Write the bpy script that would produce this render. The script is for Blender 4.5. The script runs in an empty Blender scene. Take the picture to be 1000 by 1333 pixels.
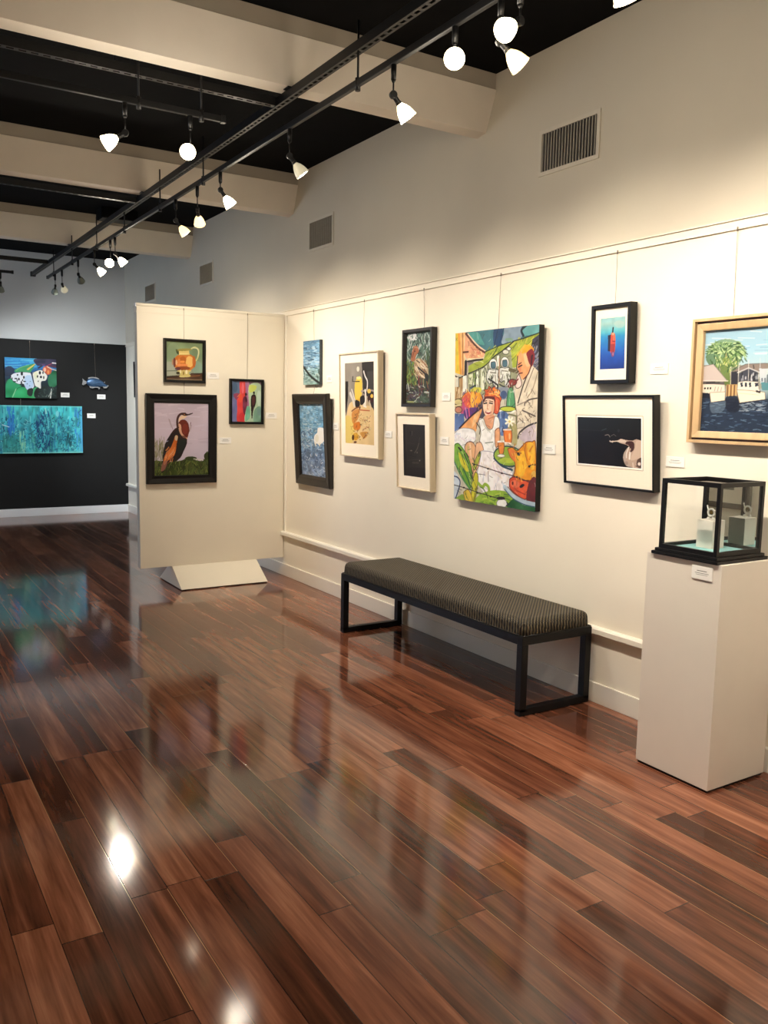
import bpy, bmesh, math, random
import numpy as np
from mathutils import Vector, Matrix, Euler
random.seed(5)
scene = bpy.context.scene
COL = scene.collection
PI = math.pi

# ------------------------------------------------------------------ helpers
class MB:
    """collects geometry for ONE mesh"""
    def __init__(s): s.bm = bmesh.new()
    def box(s, x0, x1, y0, y1, z0, z1, mi=0, bev=0.0, M=None):
        vs = [s.bm.verts.new((x, y, z)) for x in (x0, x1) for y in (y0, y1) for z in (z0, z1)]
        fs = []
        for q in ((0,1,3,2),(4,6,7,5),(0,4,5,1),(2,3,7,6),(0,2,6,4),(1,5,7,3)):
            f = s.bm.faces.new([vs[i] for i in q]); f.material_index = mi; fs.append(f)
        if bev > 0:
            es = list({e for f in fs for e in f.edges})
            r = bmesh.ops.bevel(s.bm, geom=es, offset=bev, segments=2, affect='EDGES', profile=.6)
            vs = list({v for f in r['faces'] for v in f.verts} | {v for v in vs if v.is_valid})
        if M is not None: bmesh.ops.transform(s.bm, matrix=M, verts=[v for v in vs if v.is_valid])
        return s
    def prism(s, pts, axis, a, b, mi=0):
        """extrude a 2-D outline along an axis (0 x, 1 y, 2 z)"""
        def mk(p, t):
            c = [0,0,0]; o = [i for i in range(3) if i != axis]
            c[axis] = t; c[o[0]] = p[0]; c[o[1]] = p[1]; return s.bm.verts.new(c)
        A = [mk(p, a) for p in pts]; B = [mk(p, b) for p in pts]; n = len(pts)
        for i in range(n):
            f = s.bm.faces.new((A[i], A[(i+1)%n], B[(i+1)%n], B[i])); f.material_index = mi
        for L in (A, B[::-1]):
            f = s.bm.faces.new(L); f.material_index = mi
        return s
    def lathe(s, prof, M=None, n=20, mi=0, cap=False, smooth=True):
        rings = []; new = []
        for r, z in prof:
            if r < 1e-6:
                v = s.bm.verts.new((0,0,z)); rings.append([v]); new.append(v)
            else:
                R_ = [s.bm.verts.new((r*math.cos(2*PI*k/n), r*math.sin(2*PI*k/n), z)) for k in range(n)]
                rings.append(R_); new += R_
        for a, b in zip(rings, rings[1:]):
            for k in range(n):
                p = [a[k%len(a)], a[(k+1)%len(a)], b[(k+1)%len(b)], b[k%len(b)]]
                q = []
                for v in p:
                    if v not in q: q.append(v)
                if len(q) > 2:
                    f = s.bm.faces.new(q); f.smooth = smooth; f.material_index = mi
        if cap:
            for R_ in (rings[0], rings[-1]):
                if len(R_) > 2: s.bm.faces.new(R_).material_index = mi
        if M is not None: bmesh.ops.transform(s.bm, matrix=M, verts=new)
        return s
    def rod(s, a, b, r, n=10, mi=0, r2=None):
        a = Vector(a); b = Vector(b); d = b - a
        M = Matrix.Translation(a) @ d.to_track_quat('Z', 'Y').to_matrix().to_4x4()
        return s.lathe([(r, 0), (r if r2 is None else r2, d.length)], M, n, mi, cap=True)
    def ball(s, c, r, sc=(1,1,1), n=14, mi=0):
        prof = [(max(0, r*math.sin(PI*k/8)), -r*math.cos(PI*k/8)) for k in range(9)]
        prof[0] = (0, -r); prof[-1] = (0, r)
        return s.lathe(prof, Matrix.Translation(c) @ Matrix.Diagonal((*sc, 1)), n, mi)
    def build(s, name, mat, parent=None, loc=None, weld=False):
        if weld: bmesh.ops.remove_doubles(s.bm, verts=s.bm.verts, dist=1e-5)
        bmesh.ops.recalc_face_normals(s.bm, faces=s.bm.faces)
        me = bpy.data.meshes.new(name); s.bm.to_mesh(me); s.bm.free()
        for m in (mat if isinstance(mat, (list, tuple)) else [mat]): me.materials.append(m)
        o = bpy.data.objects.new(name, me); COL.objects.link(o)
        if parent is not None: o.parent = parent
        if loc is not None: o.location = loc
        return o
def bx(name, mat, x0, x1, y0, y1, z0, z1, parent=None, bev=0.0):
    return MB().box(x0, x1, y0, y1, z0, z1, 0, bev).build(name, mat, parent)
def tag(o, label=None, cat=None, group=None, kind=None):
    if label: o['label'] = label
    if cat: o['category'] = cat
    if group: o['group'] = group
    if kind: o['kind'] = kind
    return o
def thing(name, label, cat, loc=(0,0,0), rot=(0,0,0), group=None):
    o = bpy.data.objects.new(name, None); COL.objects.link(o)
    o.location = loc; o.rotation_euler = rot; o.empty_display_size = .1
    return tag(o, label, cat, group)
def struct(o): o['kind'] = 'structure'; return o

# ------------------------------------------------------------------ materials
def lin(c): return tuple(((v/255)/12.92 if v/255 <= .04045 else ((v/255+.055)/1.055)**2.4) for v in c)
def mat(name, c, rough=.6, metal=0., spec=.5, var=.06, scale=30, bump=0., coat=0., emit=None, es=0., stretch=None):
    """principled with a little procedural colour variation and optional bump; c is sRGB 0-255"""
    m = bpy.data.materials.new(name); m.use_nodes = True; nt = m.node_tree; N = nt.nodes; L = nt.links
    b = N['Principled BSDF']; c = lin(c)
    b.inputs['Roughness'].default_value = rough; b.inputs['Metallic'].default_value = metal
    b.inputs['Specular IOR Level'].default_value = spec; b.inputs['Coat Weight'].default_value = coat
    tc = N.new('ShaderNodeTexCoord'); mp = N.new('ShaderNodeMapping'); L.new(tc.outputs['Object'], mp.inputs[0])
    if stretch: mp.inputs['Scale'].default_value = stretch
    n = N.new('ShaderNodeTexNoise'); n.inputs['Scale'].default_value = scale; n.inputs['Detail'].default_value = 4
    L.new(mp.outputs[0], n.inputs['Vector'])
    r = N.new('ShaderNodeValToRGB'); L.new(n.outputs[0], r.inputs[0])
    r.color_ramp.elements[0].position = .3; r.color_ramp.elements[1].position = .7
    r.color_ramp.elements[0].color = (*[max(0, v*(1-var)) for v in c], 1)
    r.color_ramp.elements[1].color = (*[min(1, v*(1+var)) for v in c], 1)
    L.new(r.outputs[0], b.inputs['Base Color'])
    if bump:
        bp = N.new('ShaderNodeBump'); bp.inputs['Strength'].default_value = bump; bp.inputs['Distance'].default_value = .002
        L.new(n.outputs[0], bp.inputs['Height']); L.new(bp.outputs[0], b.inputs['Normal'])
    if emit:
        b.inputs['Emission Color'].default_value = (*lin(emit), 1); b.inputs['Emission Strength'].default_value = es
    return m
WALLC = (237, 229, 212)
M_wall = mat('wall_paint', WALLC, .75, var=.018, scale=2.2, spec=.25)
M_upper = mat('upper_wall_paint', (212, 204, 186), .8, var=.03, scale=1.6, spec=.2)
M_wallgrey = mat('back_wall_paint', (205, 207, 206), .8, var=.02, scale=2, spec=.25)
M_black = mat('black_wall_paint', (19, 19, 19), .7, var=.08, scale=4, spec=.3)
M_ceil = mat('ceiling_black', (10, 10, 11), .95, var=.2, scale=6, spec=.1)
M_beam = mat('beam_paint', (228, 220, 206), .8, var=.03, scale=5, bump=.3, spec=.2)
M_beamtop = mat('beam_top_dark', (176, 167, 152), .8, var=.04, scale=5, spec=.2)  # darker tone for the strip along the top of each beam
M_trim = mat('trim_paint', (236, 231, 218), .5, var=.015, scale=6)
M_trimw = mat('baseboard_paint', (236, 238, 238), .5, var=.015, scale=6)
M_panel = mat('panel_paint', (234, 227, 209), .65, var=.015, scale=4, spec=.3)
M_ped = mat('pedestal_paint', (226, 218, 205), .55, var=.012, scale=8)
M_blk = mat('black_frame_lacquer', (10, 8, 8), .38, spec=.3, var=.15, scale=40)
M_blkm = mat('black_steel', (10, 10, 11), .45, var=.15, scale=50, spec=.3)
M_strut = mat('dark_strut_steel', (44, 41, 38), .5, metal=.6, var=.2, scale=30)
M_brownf = mat('dark_brown_frame_wood', (26, 20, 16), .4, var=.25, scale=30, stretch=(1,1,.2))
M_matb = mat('mat_board', (244, 234, 216), .85, var=.012, scale=60, spec=.15)
M_bevel = mat('mat_bevel', (252, 250, 245), .8, var=.01)
M_line = mat('mat_shadow_line', (120, 105, 88), .8, var=.02)
M_lightw = mat('light_wood', (196, 166, 124), .45, var=.12, scale=20, stretch=(1,1,.15))
M_grayw = mat('pale_wood', (206, 190, 160), .5, var=.1, scale=22, stretch=(1,1,.15))
M_darkw = mat('dark_red_wood', (62, 26, 16), .4, var=.15, scale=20)
M_canvas = mat('raw_canvas_edge', (60, 66, 70), .8, var=.2, scale=50)
M_card = mat('white_card', (240, 238, 232), .7, var=.01)
M_ink = mat('grey_print', (140, 138, 134), .8, var=.02)
M_ventf = mat('vent_paint', (214, 206, 188), .5, var=.02)
M_vents = mat('vent_slat', (176, 170, 156), .5, var=.05)
M_ventd = mat('vent_dark', (26, 24, 22), .8, var=.1)
M_wire = mat('thin_wire', (150, 140, 122), .45, var=.05)
M_glassy = mat('lamp_socket_ceramic', (150, 135, 118), .35, var=.05)
M_teal = mat('teal_lining', (150, 205, 205), .6, var=.03)
M_silver = mat('silver', (225, 222, 214), .38, metal=.8, var=.1, scale=80)
M_amber = mat('amber_stone', (90, 70, 18), .12, var=.3, scale=90, coat=.5)
M_mirror = mat('mirror_glass', (225, 232, 230), .01, metal=1., var=.005)
M_fish = mat('blue_metal_fish', (70, 100, 135), .35, metal=.55, var=.45, scale=22, stretch=(.6,1,3))
M_fishf = mat('grey_fish_fin', (150, 150, 150), .5, metal=.4, var=.25, scale=40)

def glow(name, c, s, c2=None):
    m = bpy.data.materials.new(name); m.use_nodes = True; N = m.node_tree.nodes; b = N['Principled BSDF']
    b.inputs['Base Color'].default_value = (*lin(c), 1); b.inputs['Roughness'].default_value = .25
    b.inputs['Emission Color'].default_value = (*lin(c2 or c), 1); b.inputs['Emission Strength'].default_value = s
    return m
G_hot = glow('lamp_lens_hot', (255, 246, 226), 60)
G_lens = glow('lamp_lens', (255, 246, 226), 40)
G_body = glow('lamp_glass_bright', (255, 236, 190), 13)
G_glow = glow('lamp_glass_small', (255, 236, 190), 16)
G_mid = glow('lamp_glass_glow', (250, 224, 165), 1.5)
G_dim = glow('lamp_glass_dim', (215, 208, 180), .35)
G_off = mat('lamp_glass_grey', (105, 110, 100), .35, var=.1)

def glass_mat(name, tint=(235, 245, 243)):
    m = bpy.data.materials.new(name); m.use_nodes = True; nt = m.node_tree; N = nt.nodes; L = nt.links
    N.remove(N['Principled BSDF']); out = N['Material Output']
    t = N.new('ShaderNodeBsdfTransparent'); t.inputs[0].default_value = (*lin(tint), 1)
    g = N.new('ShaderNodeBsdfGlossy'); g.inputs['Roughness'].default_value = .02
    lw = N.new('ShaderNodeLayerWeight'); lw.inputs['Blend'].default_value = .5
    pw = N.new('ShaderNodeMath'); pw.operation = 'POWER'; L.new(lw.outputs['Facing'], pw.inputs[0]); pw.inputs[1].default_value = 5
    f = N.new('ShaderNodeMath'); f.operation = 'MULTIPLY_ADD'; L.new(pw.outputs[0], f.inputs[0]); f.inputs[1].default_value = .96; f.inputs[2].default_value = .025
    x = N.new('ShaderNodeMixShader'); L.new(f.outputs[0], x.inputs[0]); L.new(t.outputs[0], x.inputs[1]); L.new(g.outputs[0], x.inputs[2])
    L.new(x.outputs[0], out.inputs[0]); return m
M_glass = glass_mat('clear_glass', (254, 255, 255))
M_pane = glass_mat('window_glass', (250, 252, 255))

def floor_mat():
    m = bpy.data.materials.new('laminate_planks'); m.use_nodes = True; nt = m.node_tree; N = nt.nodes; L = nt.links
    b = N['Principled BSDF']
    def math_(op, a, b_=None, c=None):
        n = N.new('ShaderNodeMath'); n.operation = op
        for i, v in enumerate((a, b_, c)):
            if v is None: continue
            if isinstance(v, (int, float)): n.inputs[i].default_value = v
            else: L.new(v, n.inputs[i])
        return n.outputs[0]
    tc = N.new('ShaderNodeTexCoord'); sp = N.new('ShaderNodeSeparateXYZ'); L.new(tc.outputs['Object'], sp.inputs[0])
    X, Y = sp.outputs[0], sp.outputs[1]
    PW, PL = .1213, 1.24
    u = math_('DIVIDE', math_('SUBTRACT', X, .6925), PW)
    row = math_('FLOOR', u); fu = math_('FRACT', u)
    wn = N.new('ShaderNodeTexWhiteNoise'); wn.noise_dimensions = '1D'; L.new(math_('ADD', row, 17.3), wn.inputs['W'])
    # the row at x = .69 starts a dark plank at y = 2.62
    v = math_('DIVIDE', math_('ADD', math_('SUBTRACT', Y, 2.62), math_('MULTIPLY', math_('MULTIPLY', wn.outputs[0], math_('MINIMUM', math_('ABSOLUTE', row), 1.)), PL)), PL)
    cid = math_('FLOOR', v); fv = math_('FRACT', v)
    cb = N.new('ShaderNodeCombineXYZ'); L.new(row, cb.inputs[0]); L.new(cid, cb.inputs[1]); cb.inputs[2].default_value = 4.7
    w2 = N.new('ShaderNodeTexWhiteNoise'); w2.noise_dimensions = '3D'; L.new(cb.outputs[0], w2.inputs['Vector'])
    pid = w2.outputs['Value']
    sc = N.new('ShaderNodeSeparateColor'); L.new(w2.outputs['Color'], sc.inputs[0])
    # grain coordinates, shifted per plank
    g = N.new('ShaderNodeCombineXYZ')
    L.new(math_('MULTIPLY', X, 1.), g.inputs[0]); L.new(math_('ADD', math_('MULTIPLY', Y, .07), math_('MULTIPLY', sc.outputs[1], 9.)), g.inputs[1]); L.new(math_('MULTIPLY', pid, 37.), g.inputs[2])
    n1 = N.new('ShaderNodeTexNoise'); n1.inputs['Scale'].default_value = 26; n1.inputs['Detail'].default_value = 5; n1.inputs['Roughness'].default_value = .55; n1.inputs['Distortion'].default_value = .3
    L.new(g.outputs[0], n1.inputs['Vector'])
    n2 = N.new('ShaderNodeTexNoise'); n2.inputs['Scale'].default_value = 130; n2.inputs['Detail'].default_value = 3
    g2 = N.new('ShaderNodeCombineXYZ'); L.new(X, g2.inputs[0]); L.new(math_('MULTIPLY', Y, .035), g2.inputs[1]); L.new(math_('MULTIPLY', pid, 51.), g2.inputs[2])
    L.new(g2.outputs[0], n2.inputs['Vector'])
    # tone = plank tone + broad streaks + fine grain
    t = math_('ADD', math_('MULTIPLY', pid, .42), math_('MULTIPLY', math_('SUBTRACT', n1.outputs[0], .5), 1.0))
    t = math_('ADD', t, math_('MULTIPLY', math_('SUBTRACT', n2.outputs[0], .5), .24))
    t = math_('ADD', t, .27)
    rp = N.new('ShaderNodeValToRGB'); L.new(t, rp.inputs[0]); cr = rp.color_ramp
    stops = [(0., (48, 28, 20)), (.25, (76, 44, 31)), (.45, (104, 61, 44)), (.65, (134, 83, 60)), (.85, (164, 110, 83)), (1., (188, 138, 108))]
    cr.elements[0].position = 0; cr.elements[0].color = (*lin(stops[0][1]), 1)
    cr.elements[1].position = 1; cr.elements[1].color = (*lin(stops[-1][1]), 1)
    for p, c in stops[1:-1]:
        e = cr.elements.new(p); e.color = (*lin(c), 1)
    # seams
    su = math_('MINIMUM', fu, math_('SUBTRACT', 1., fu)); sv = math_('MINIMUM', fv, math_('SUBTRACT', 1., fv))
    seam = math_('MAXIMUM', math_('LESS_THAN', su, .013), math_('LESS_THAN', sv, .0015))
    light = math_('MULTIPLY', math_('GREATER_THAN', fu, .972), math_('GREATER_THAN', sc.outputs[2], .45))  # painted glint where some plank bevels catch the light
    mx = N.new('ShaderNodeMix'); mx.data_type = 'RGBA'; L.new(math_('MULTIPLY', light, .8), mx.inputs[0]); L.new(rp.outputs[0], mx.inputs[6]); mx.inputs[7].default_value = (*lin((205, 150, 104)), 1)
    mx2 = N.new('ShaderNodeMix'); mx2.data_type = 'RGBA'; L.new(math_('MULTIPLY', seam, .75), mx2.inputs[0]); L.new(mx.outputs[2], mx2.inputs[6]); mx2.inputs[7].default_value = (*lin((24, 13, 9)), 1)
    L.new(mx2.outputs[2], b.inputs['Base Color'])
    b.inputs['Specular IOR Level'].default_value = .5; b.inputs['IOR'].default_value = 1.5
    n3 = N.new('ShaderNodeTexNoise'); n3.inputs['Scale'].default_value = 3.; n3.inputs['Detail'].default_value = 2; L.new(tc.outputs['Object'], n3.inputs['Vector'])
    L.new(math_('ADD', math_('MULTIPLY', n3.outputs[0], .04), .075), b.inputs['Roughness'])
    bp = N.new('ShaderNodeBump'); bp.inputs['Strength'].default_value = .25; bp.inputs['Distance'].default_value = .0006
    L.new(math_('MULTIPLY', seam, -1.), bp.inputs['Height']); L.new(bp.outputs[0], b.inputs['Normal'])
    return m
M_floor = floor_mat()

def weave_mat():
    m = bpy.data.materials.new('woven_upholstery'); m.use_nodes = True; nt = m.node_tree; N = nt.nodes; L = nt.links
    b = N['Principled BSDF']; b.inputs['Roughness'].default_value = .55; b.inputs['Specular IOR Level'].default_value = .4
    tc = N.new('ShaderNodeTexCoord')
    def wave(rot, sc):
        mp = N.new('ShaderNodeMapping'); mp.inputs['Rotation'].default_value = rot; L.new(tc.outputs['Object'], mp.inputs[0])
        w = N.new('ShaderNodeTexWave'); w.wave_type = 'BANDS'; w.bands_direction = 'X'; w.wave_profile = 'SIN'
        w.inputs['Scale'].default_value = sc; w.inputs['Distortion'].default_value = 0
        L.new(mp.outputs[0], w.inputs['Vector']); return w.outputs['Fac']
    a = wave((0, 0, math.radians(45)), 20.5); c = wave((math.radians(20), math.radians(35), math.radians(-45)), 30.)
    ad = N.new('ShaderNodeMath'); ad.operation = 'MULTIPLY_ADD'; L.new(c, ad.inputs[0]); ad.inputs[1].default_value = .5; L.new(a, ad.inputs[2])
    r = N.new('ShaderNodeValToRGB'); L.new(ad.outputs[0], r.inputs[0])
    r.color_ramp.elements[0].position = .70; r.color_ramp.elements[0].color = (*lin((11, 10, 8)), 1)
    r.color_ramp.elements[1].position = 1.; r.color_ramp.elements[1].color = (*lin((96, 86, 66)), 1)
    L.new(r.outputs[0], b.inputs['Base Color'])
    bp = N.new('ShaderNodeBump'); bp.inputs['Strength'].default_value = 1.; bp.inputs['Distance'].default_value = .004
    L.new(ad.outputs[0], bp.inputs['Height']); L.new(bp.outputs[0], b.inputs['Normal'])
    return m
M_weave = weave_mat()

def art_mat(name, rough=.45, spec=.3):
    m = bpy.data.materials.new(name); m.use_nodes = True; nt = m.node_tree; N = nt.nodes; L = nt.links
    b = N['Principled BSDF']; b.inputs['Roughness'].default_value = rough; b.inputs['Specular IOR Level'].default_value = spec
    a = N.new('ShaderNodeAttribute'); a.attribute_name = 'Col'; L.new(a.outputs['Color'], b.inputs['Base Color'])
    return m
M_art = art_mat('painted_image')
M_print = art_mat('glazed_print', .3, .35)

# ------------------------------------------------------------------ little painter: pigments laid on a fine grid mesh
class Art:
    """src: four points in the drawing's own sheet coordinates, dst: their (u,v), v down"""
    def __init__(s, W, H, src, bg, dst=((0,0),(1,0),(1,1),(0,1)), seed=1):
        s.lk = 1.; s.W, s.H = W, H; s.c = np.zeros((H, W, 3)) + np.array(bg, float); s.rng = np.random.RandomState(seed)
        A = []; B = []
        for (x, y), (u, v) in zip(src, dst):
            A += [[x, y, 1, 0, 0, 0, -u*x, -u*y], [0, 0, 0, x, y, 1, -v*x, -v*y]]; B += [u, v]
        h = np.linalg.solve(np.array(A, float), np.array(B, float)); s.Hm = np.append(h, 1).reshape(3, 3)
        s.k = abs(W/ (np.hypot(src[1][0]-src[0][0], src[1][1]-src[0][1])/max(1e-6, abs(dst[1][0]-dst[0][0]))))
        s.k2 = abs(H/ (np.hypot(src[3][0]-src[0][0], src[3][1]-src[0][1])/max(1e-6, abs(dst[3][1]-dst[0][1]))))
        s.yy, s.xx = np.mgrid[0:H, 0:W] + .5
    def t(s, pts):
        p = np.c_[np.array(pts, float), np.ones(len(pts))] @ s.Hm.T
        return p[:, :2]/p[:, 2:]*[s.W, s.H]
    def put(s, a, col): s.c = s.c*(1-a[..., None]) + np.array(col, float)*a[..., None]
    def smooth(s, p, closed=True, k=6):
        p = np.array(p, float); n = len(p); out = []
        for i in range(n if closed else n-1):
            g = (lambda j: p[j % n]) if closed else (lambda j: p[min(max(j, 0), n-1)])
            p0, p1, p2, p3 = g(i-1), g(i), g(i+1), g(i+2)
            for t in np.arange(k)/k:
                out.append(.5*((2*p1)+(-p0+p2)*t+(2*p0-5*p1+4*p2-p3)*t*t+(-p0+3*p1-3*p2+p3)*t**3))
        if not closed: out.append(p[-1])
        return np.array(out)
    def mask(s, q):
        m = np.zeros((s.H, s.W), bool); n = len(q)
        x0, x1 = int(max(0, q[:, 0].min()-1)), int(min(s.W, q[:, 0].max()+2)); y0, y1 = int(max(0, q[:, 1].min()-1)), int(min(s.H, q[:, 1].max()+2))
        if x1 <= x0 or y1 <= y0: return m
        X = s.xx[y0:y1, x0:x1]; Y = s.yy[y0:y1, x0:x1]; r = np.zeros(X.shape, bool)
        for i in range(n):
            (ax, ay), (bx_, by) = q[i], q[(i+1) % n]
            if ay == by: continue
            r ^= ((ay > Y) != (by > Y)) & (X < (bx_-ax)*(Y-ay)/(by-ay)+ax)
        m[y0:y1, x0:x1] = r; return m
    def poly(s, pts, col, sm=False, line=None, lw=5, al=1., tex=0):
        q = s.t(s.smooth(pts) if sm else pts); m = s.mask(q).astype(float)*al
        if tex: col = np.clip(np.array(col, float) + (s.noise(7, 7)[..., None]-.5)*tex, 0, 255)
        s.put(m, col)
        if line is not None: s.line(list(pts)+[pts[0]], lw, line, sm)
        return s
    def ell(s, x, y, rx, ry, col, line=None, lw=5, rot=0, al=1., tex=0):
        c, d = math.cos(rot), math.sin(rot)
        return s.poly([(x+rx*math.cos(a)*c-ry*math.sin(a)*d, y+rx*math.cos(a)*d+ry*math.sin(a)*c) for a in np.linspace(0, 2*PI, 22)[:-1]], col, False, line, lw, al, tex)
    def line(s, pts, w, col, sm=False, al=1.):
        q = s.t(s.smooth(pts, False) if sm else pts); w = max(w*s.lk*(s.k+s.k2)/4, .45)
        D = np.full((s.H, s.W), 1e9)
        for a, b in zip(q[:-1], q[1:]):
            x0, x1 = int(max(0, min(a[0], b[0])-w-2)), int(min(s.W, max(a[0], b[0])+w+3)); y0, y1 = int(max(0, min(a[1], b[1])-w-2)), int(min(s.H, max(a[1], b[1])+w+3))
            if x1 <= x0 or y1 <= y0: continue
            X = s.xx[y0:y1, x0:x1]-a[0]; Y = s.yy[y0:y1, x0:x1]-a[1]; d = b-a; L = d@d+1e-9
            t = np.clip((X*d[0]+Y*d[1])/L, 0, 1)
            D[y0:y1, x0:x1] = np.minimum(D[y0:y1, x0:x1], np.hypot(X-t*d[0], Y-t*d[1]))
        s.put(np.clip(w-D+.5, 0, 1)*al, col); return s
    def noise(s, nx, ny):
        g = s.rng.rand(ny+2, nx+2); u = s.xx/s.W*nx; v = s.yy/s.H*ny
        i, j = v.astype(int), u.astype(int); fu, fv = u-j, v-i; fu = fu*fu*(3-2*fu); fv = fv*fv*(3-2*fv)
        return (g[i, j]*(1-fu)+g[i, j+1]*fu)*(1-fv)+(g[i+1, j]*(1-fu)+g[i+1, j+1]*fu)*fv
    def grad(s, stops):
        v = s.yy[:, 0]/s.H; P = [a for a, _ in stops]
        for k in range(3): s.c[:, :, k] = np.interp(v, P, [c[k] for _, c in stops])[:, None]
        return s
    def strokes(s, n, box, cols, w, ln, ang=(0, 2*PI), al=.9, curve=.0):
        x0, y0, x1, y1 = box
        for _ in range(n):
            x, y = s.rng.uniform(x0, x1), s.rng.uniform(y0, y1); a = s.rng.uniform(*ang); l = ln*s.rng.uniform(.4, 1.2)
            dx, dy = math.cos(a)*l/2, math.sin(a)*l/2; c = cols[s.rng.randint(len(cols))]; b = curve*l*s.rng.uniform(-1, 1)
            s.line([(x-dx, y-dy), (x-dy/l*b, y+dx/l*b), (x+dx, y+dy)], w*s.rng.uniform(.5, 1.3), c, curve > 0, al)
        return s
    def mottle(s, nx, ny, amp): s.c = np.clip(s.c*(1+(s.noise(nx, ny)[..., None]-.5)*amp), 0, 255); return s
    def build(s, name, x0, x1, z0, z1, y, mat_, parent):
        W, H = s.W, s.H
        xs = np.linspace(x0, x1, W); zs = np.linspace(z1, z0, H)
        co = np.zeros((H, W, 3), np.float32); co[..., 0] = xs[None]; co[..., 2] = zs[:, None]; co[..., 1] = y
        idx = np.arange(H*W).reshape(H, W)
        f = np.stack([idx[1:, :-1], idx[1:, 1:], idx[:-1, 1:], idx[:-1, :-1]], -1).reshape(-1, 4)
        me = bpy.data.meshes.new(name); me.vertices.add(H*W); me.vertices.foreach_set('co', co.ravel())
        me.loops.add(f.size); me.loops.foreach_set('vertex_index', f.ravel().astype(np.int32))
        me.polygons.add(len(f)); me.polygons.foreach_set('loop_start', (np.arange(len(f))*4).astype(np.int32))
        me.update(calc_edges=True)
        c = s.c/255; g = c.mean(-1, keepdims=True); c = np.clip(g+(c-g)*1.0, 0, 1); c = .82*np.where(c <= .04045, c/12.92, ((c+.055)/1.055)**2.4)
        at = me.color_attributes.new('Col', 'FLOAT_COLOR', 'POINT')
        at.data.foreach_set('color', np.concatenate([c, np.ones((H, W, 1))], -1).astype(np.float32).ravel())
        me.materials.append(mat_); me.validate()
        o = bpy.data.objects.new(name, me); COL.objects.link(o); o.parent = parent; return o

# ------------------------------------------------------------------ camera
f_px, yaw, pitch, roll = 1102.78, .5584, .1208, .0189
fwd = Vector((math.sin(yaw)*math.cos(pitch), math.cos(yaw)*math.cos(pitch), -math.sin(pitch)))
rt = Vector((math.cos(yaw), -math.sin(yaw), 0)); up = rt.cross(fwd)
R_ = math.cos(roll)*rt + math.sin(roll)*up; U_ = -math.sin(roll)*rt + math.cos(roll)*up
cam = bpy.data.objects.new('camera', bpy.data.cameras.new('camera')); COL.objects.link(cam)
cam.data.sensor_fit = 'HORIZONTAL'; cam.data.sensor_width = 36; cam.data.lens = 36*f_px/1000
cam.data.clip_start = .05; cam.data.clip_end = 60
cam.matrix_world = Matrix(((R_.x, U_.x, -fwd.x, 0), (R_.y, U_.y, -fwd.y, 0), (R_.z, U_.z, -fwd.z, 1.6), (0, 0, 0, 1)))
scene.camera = cam

# ------------------------------------------------------------------ the room
W = 3.441; YB = 12.75; XL = -3.2; YF = -3.0; ZC = 3.65; ZB = 2.465; ZBB = .112
struct(bx('floor', M_floor, XL-.1, W+.1, YF-.1, YB+.1, -.06, 0))
struct(bx('ceiling', M_ceil, XL-.1, W+.1, YF-.1, YB+.1, ZC, ZC+.08))
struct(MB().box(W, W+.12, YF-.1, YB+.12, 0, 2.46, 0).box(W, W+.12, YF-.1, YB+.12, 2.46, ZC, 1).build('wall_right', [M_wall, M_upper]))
struct(MB().box(XL, W, YB, YB+.12, 0, ZB, 1).box(XL, W, YB, YB+.12, ZB, ZC, 0).build('wall_back', [M_wallgrey, M_black]))
struct(bx('wall_front', M_wall, XL, W, YF-.12, YF, 0, ZC))
# left wall with a daylight window (outside the photograph)
WY0, WY1, WZ0, WZ1 = 9.3, 12.3, .7, 2.7
struct(MB().box(XL-.12, XL, YF-.1, WY0, 0, ZC).box(XL-.12, XL, WY1, YB+.12, 0, ZC).box(XL-.12, XL, WY0, WY1, 0, WZ0).box(XL-.12, XL, WY0, WY1, WZ1, ZC).build('wall_left', M_wallgrey))
w = MB()
for a, b, c, d in ((WY0, WY0+.06, WZ0, WZ1), (WY1-.06, WY1, WZ0, WZ1), (WY0, WY1, WZ0, WZ0+.06), (WY0, WY1, WZ1-.06, WZ1), (10.77, 10.83, WZ0, WZ1)): w.box(XL-.09, XL-.02, a, b, c, d)
wo = struct(w.build('window_1', M_trimw)); struct(bx('window_pane', M_pane, XL-.06, XL-.054, WY0+.03, WY1-.03, WZ0+.03, WZ1-.03, wo))
# trims
struct(bx('baseboard_right', M_trim, W-.016, W, YF, YB, 0, .113, bev=.003))
struct(bx('baseboard_back', M_trimw, XL, W-.016, YB-.018, YB, 0, ZBB, bev=.003))
struct(MB().prism([(W, .388), (W-.03, .388), (W-.036, .394), (W-.036, .420), (W-.030, .428), (W, .430)], 1, YF, YB).build('trim_1', M_trim))   # chair rail (x,z outline along y)
struct(MB().box(W-.005, W, YF, YB, 2.440, 2.482).box(W-.015, W, YF, YB, 2.478, 2.484).box(W-.012, W, YF, YB, 2.436, 2.441).build('trim_2', M_wall))   # picture rail
struct(MB().box(XL, W, YB-.012, YB, ZB-.002, ZB+.028).box(XL, W, YB-.02, YB, ZB+.02, ZB+.032).build('trim_3', M_wallgrey))
# concrete joists crossing the ceiling
def beam(y0, name):
    pts = [(y0, ZC+.01), (y0+.004, 3.562), (y0-.006, 3.556), (y0+.085, 3.325), (y0+.175, 3.312), (y0+.262, 3.556), (y0+.252, 3.562), (y0+.256, ZC+.01)]
    m = MB(); m.prism(pts, 0, XL, W+.01)
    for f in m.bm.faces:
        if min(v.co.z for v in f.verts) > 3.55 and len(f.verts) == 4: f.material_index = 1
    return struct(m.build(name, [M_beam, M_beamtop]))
for i, y in enumerate((-1.2, 1.54, 4.305, 7.055, 9.81)): beam(y, 'ceiling_beam' if i == 0 else 'ceiling_beam.%03d' % i)

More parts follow.
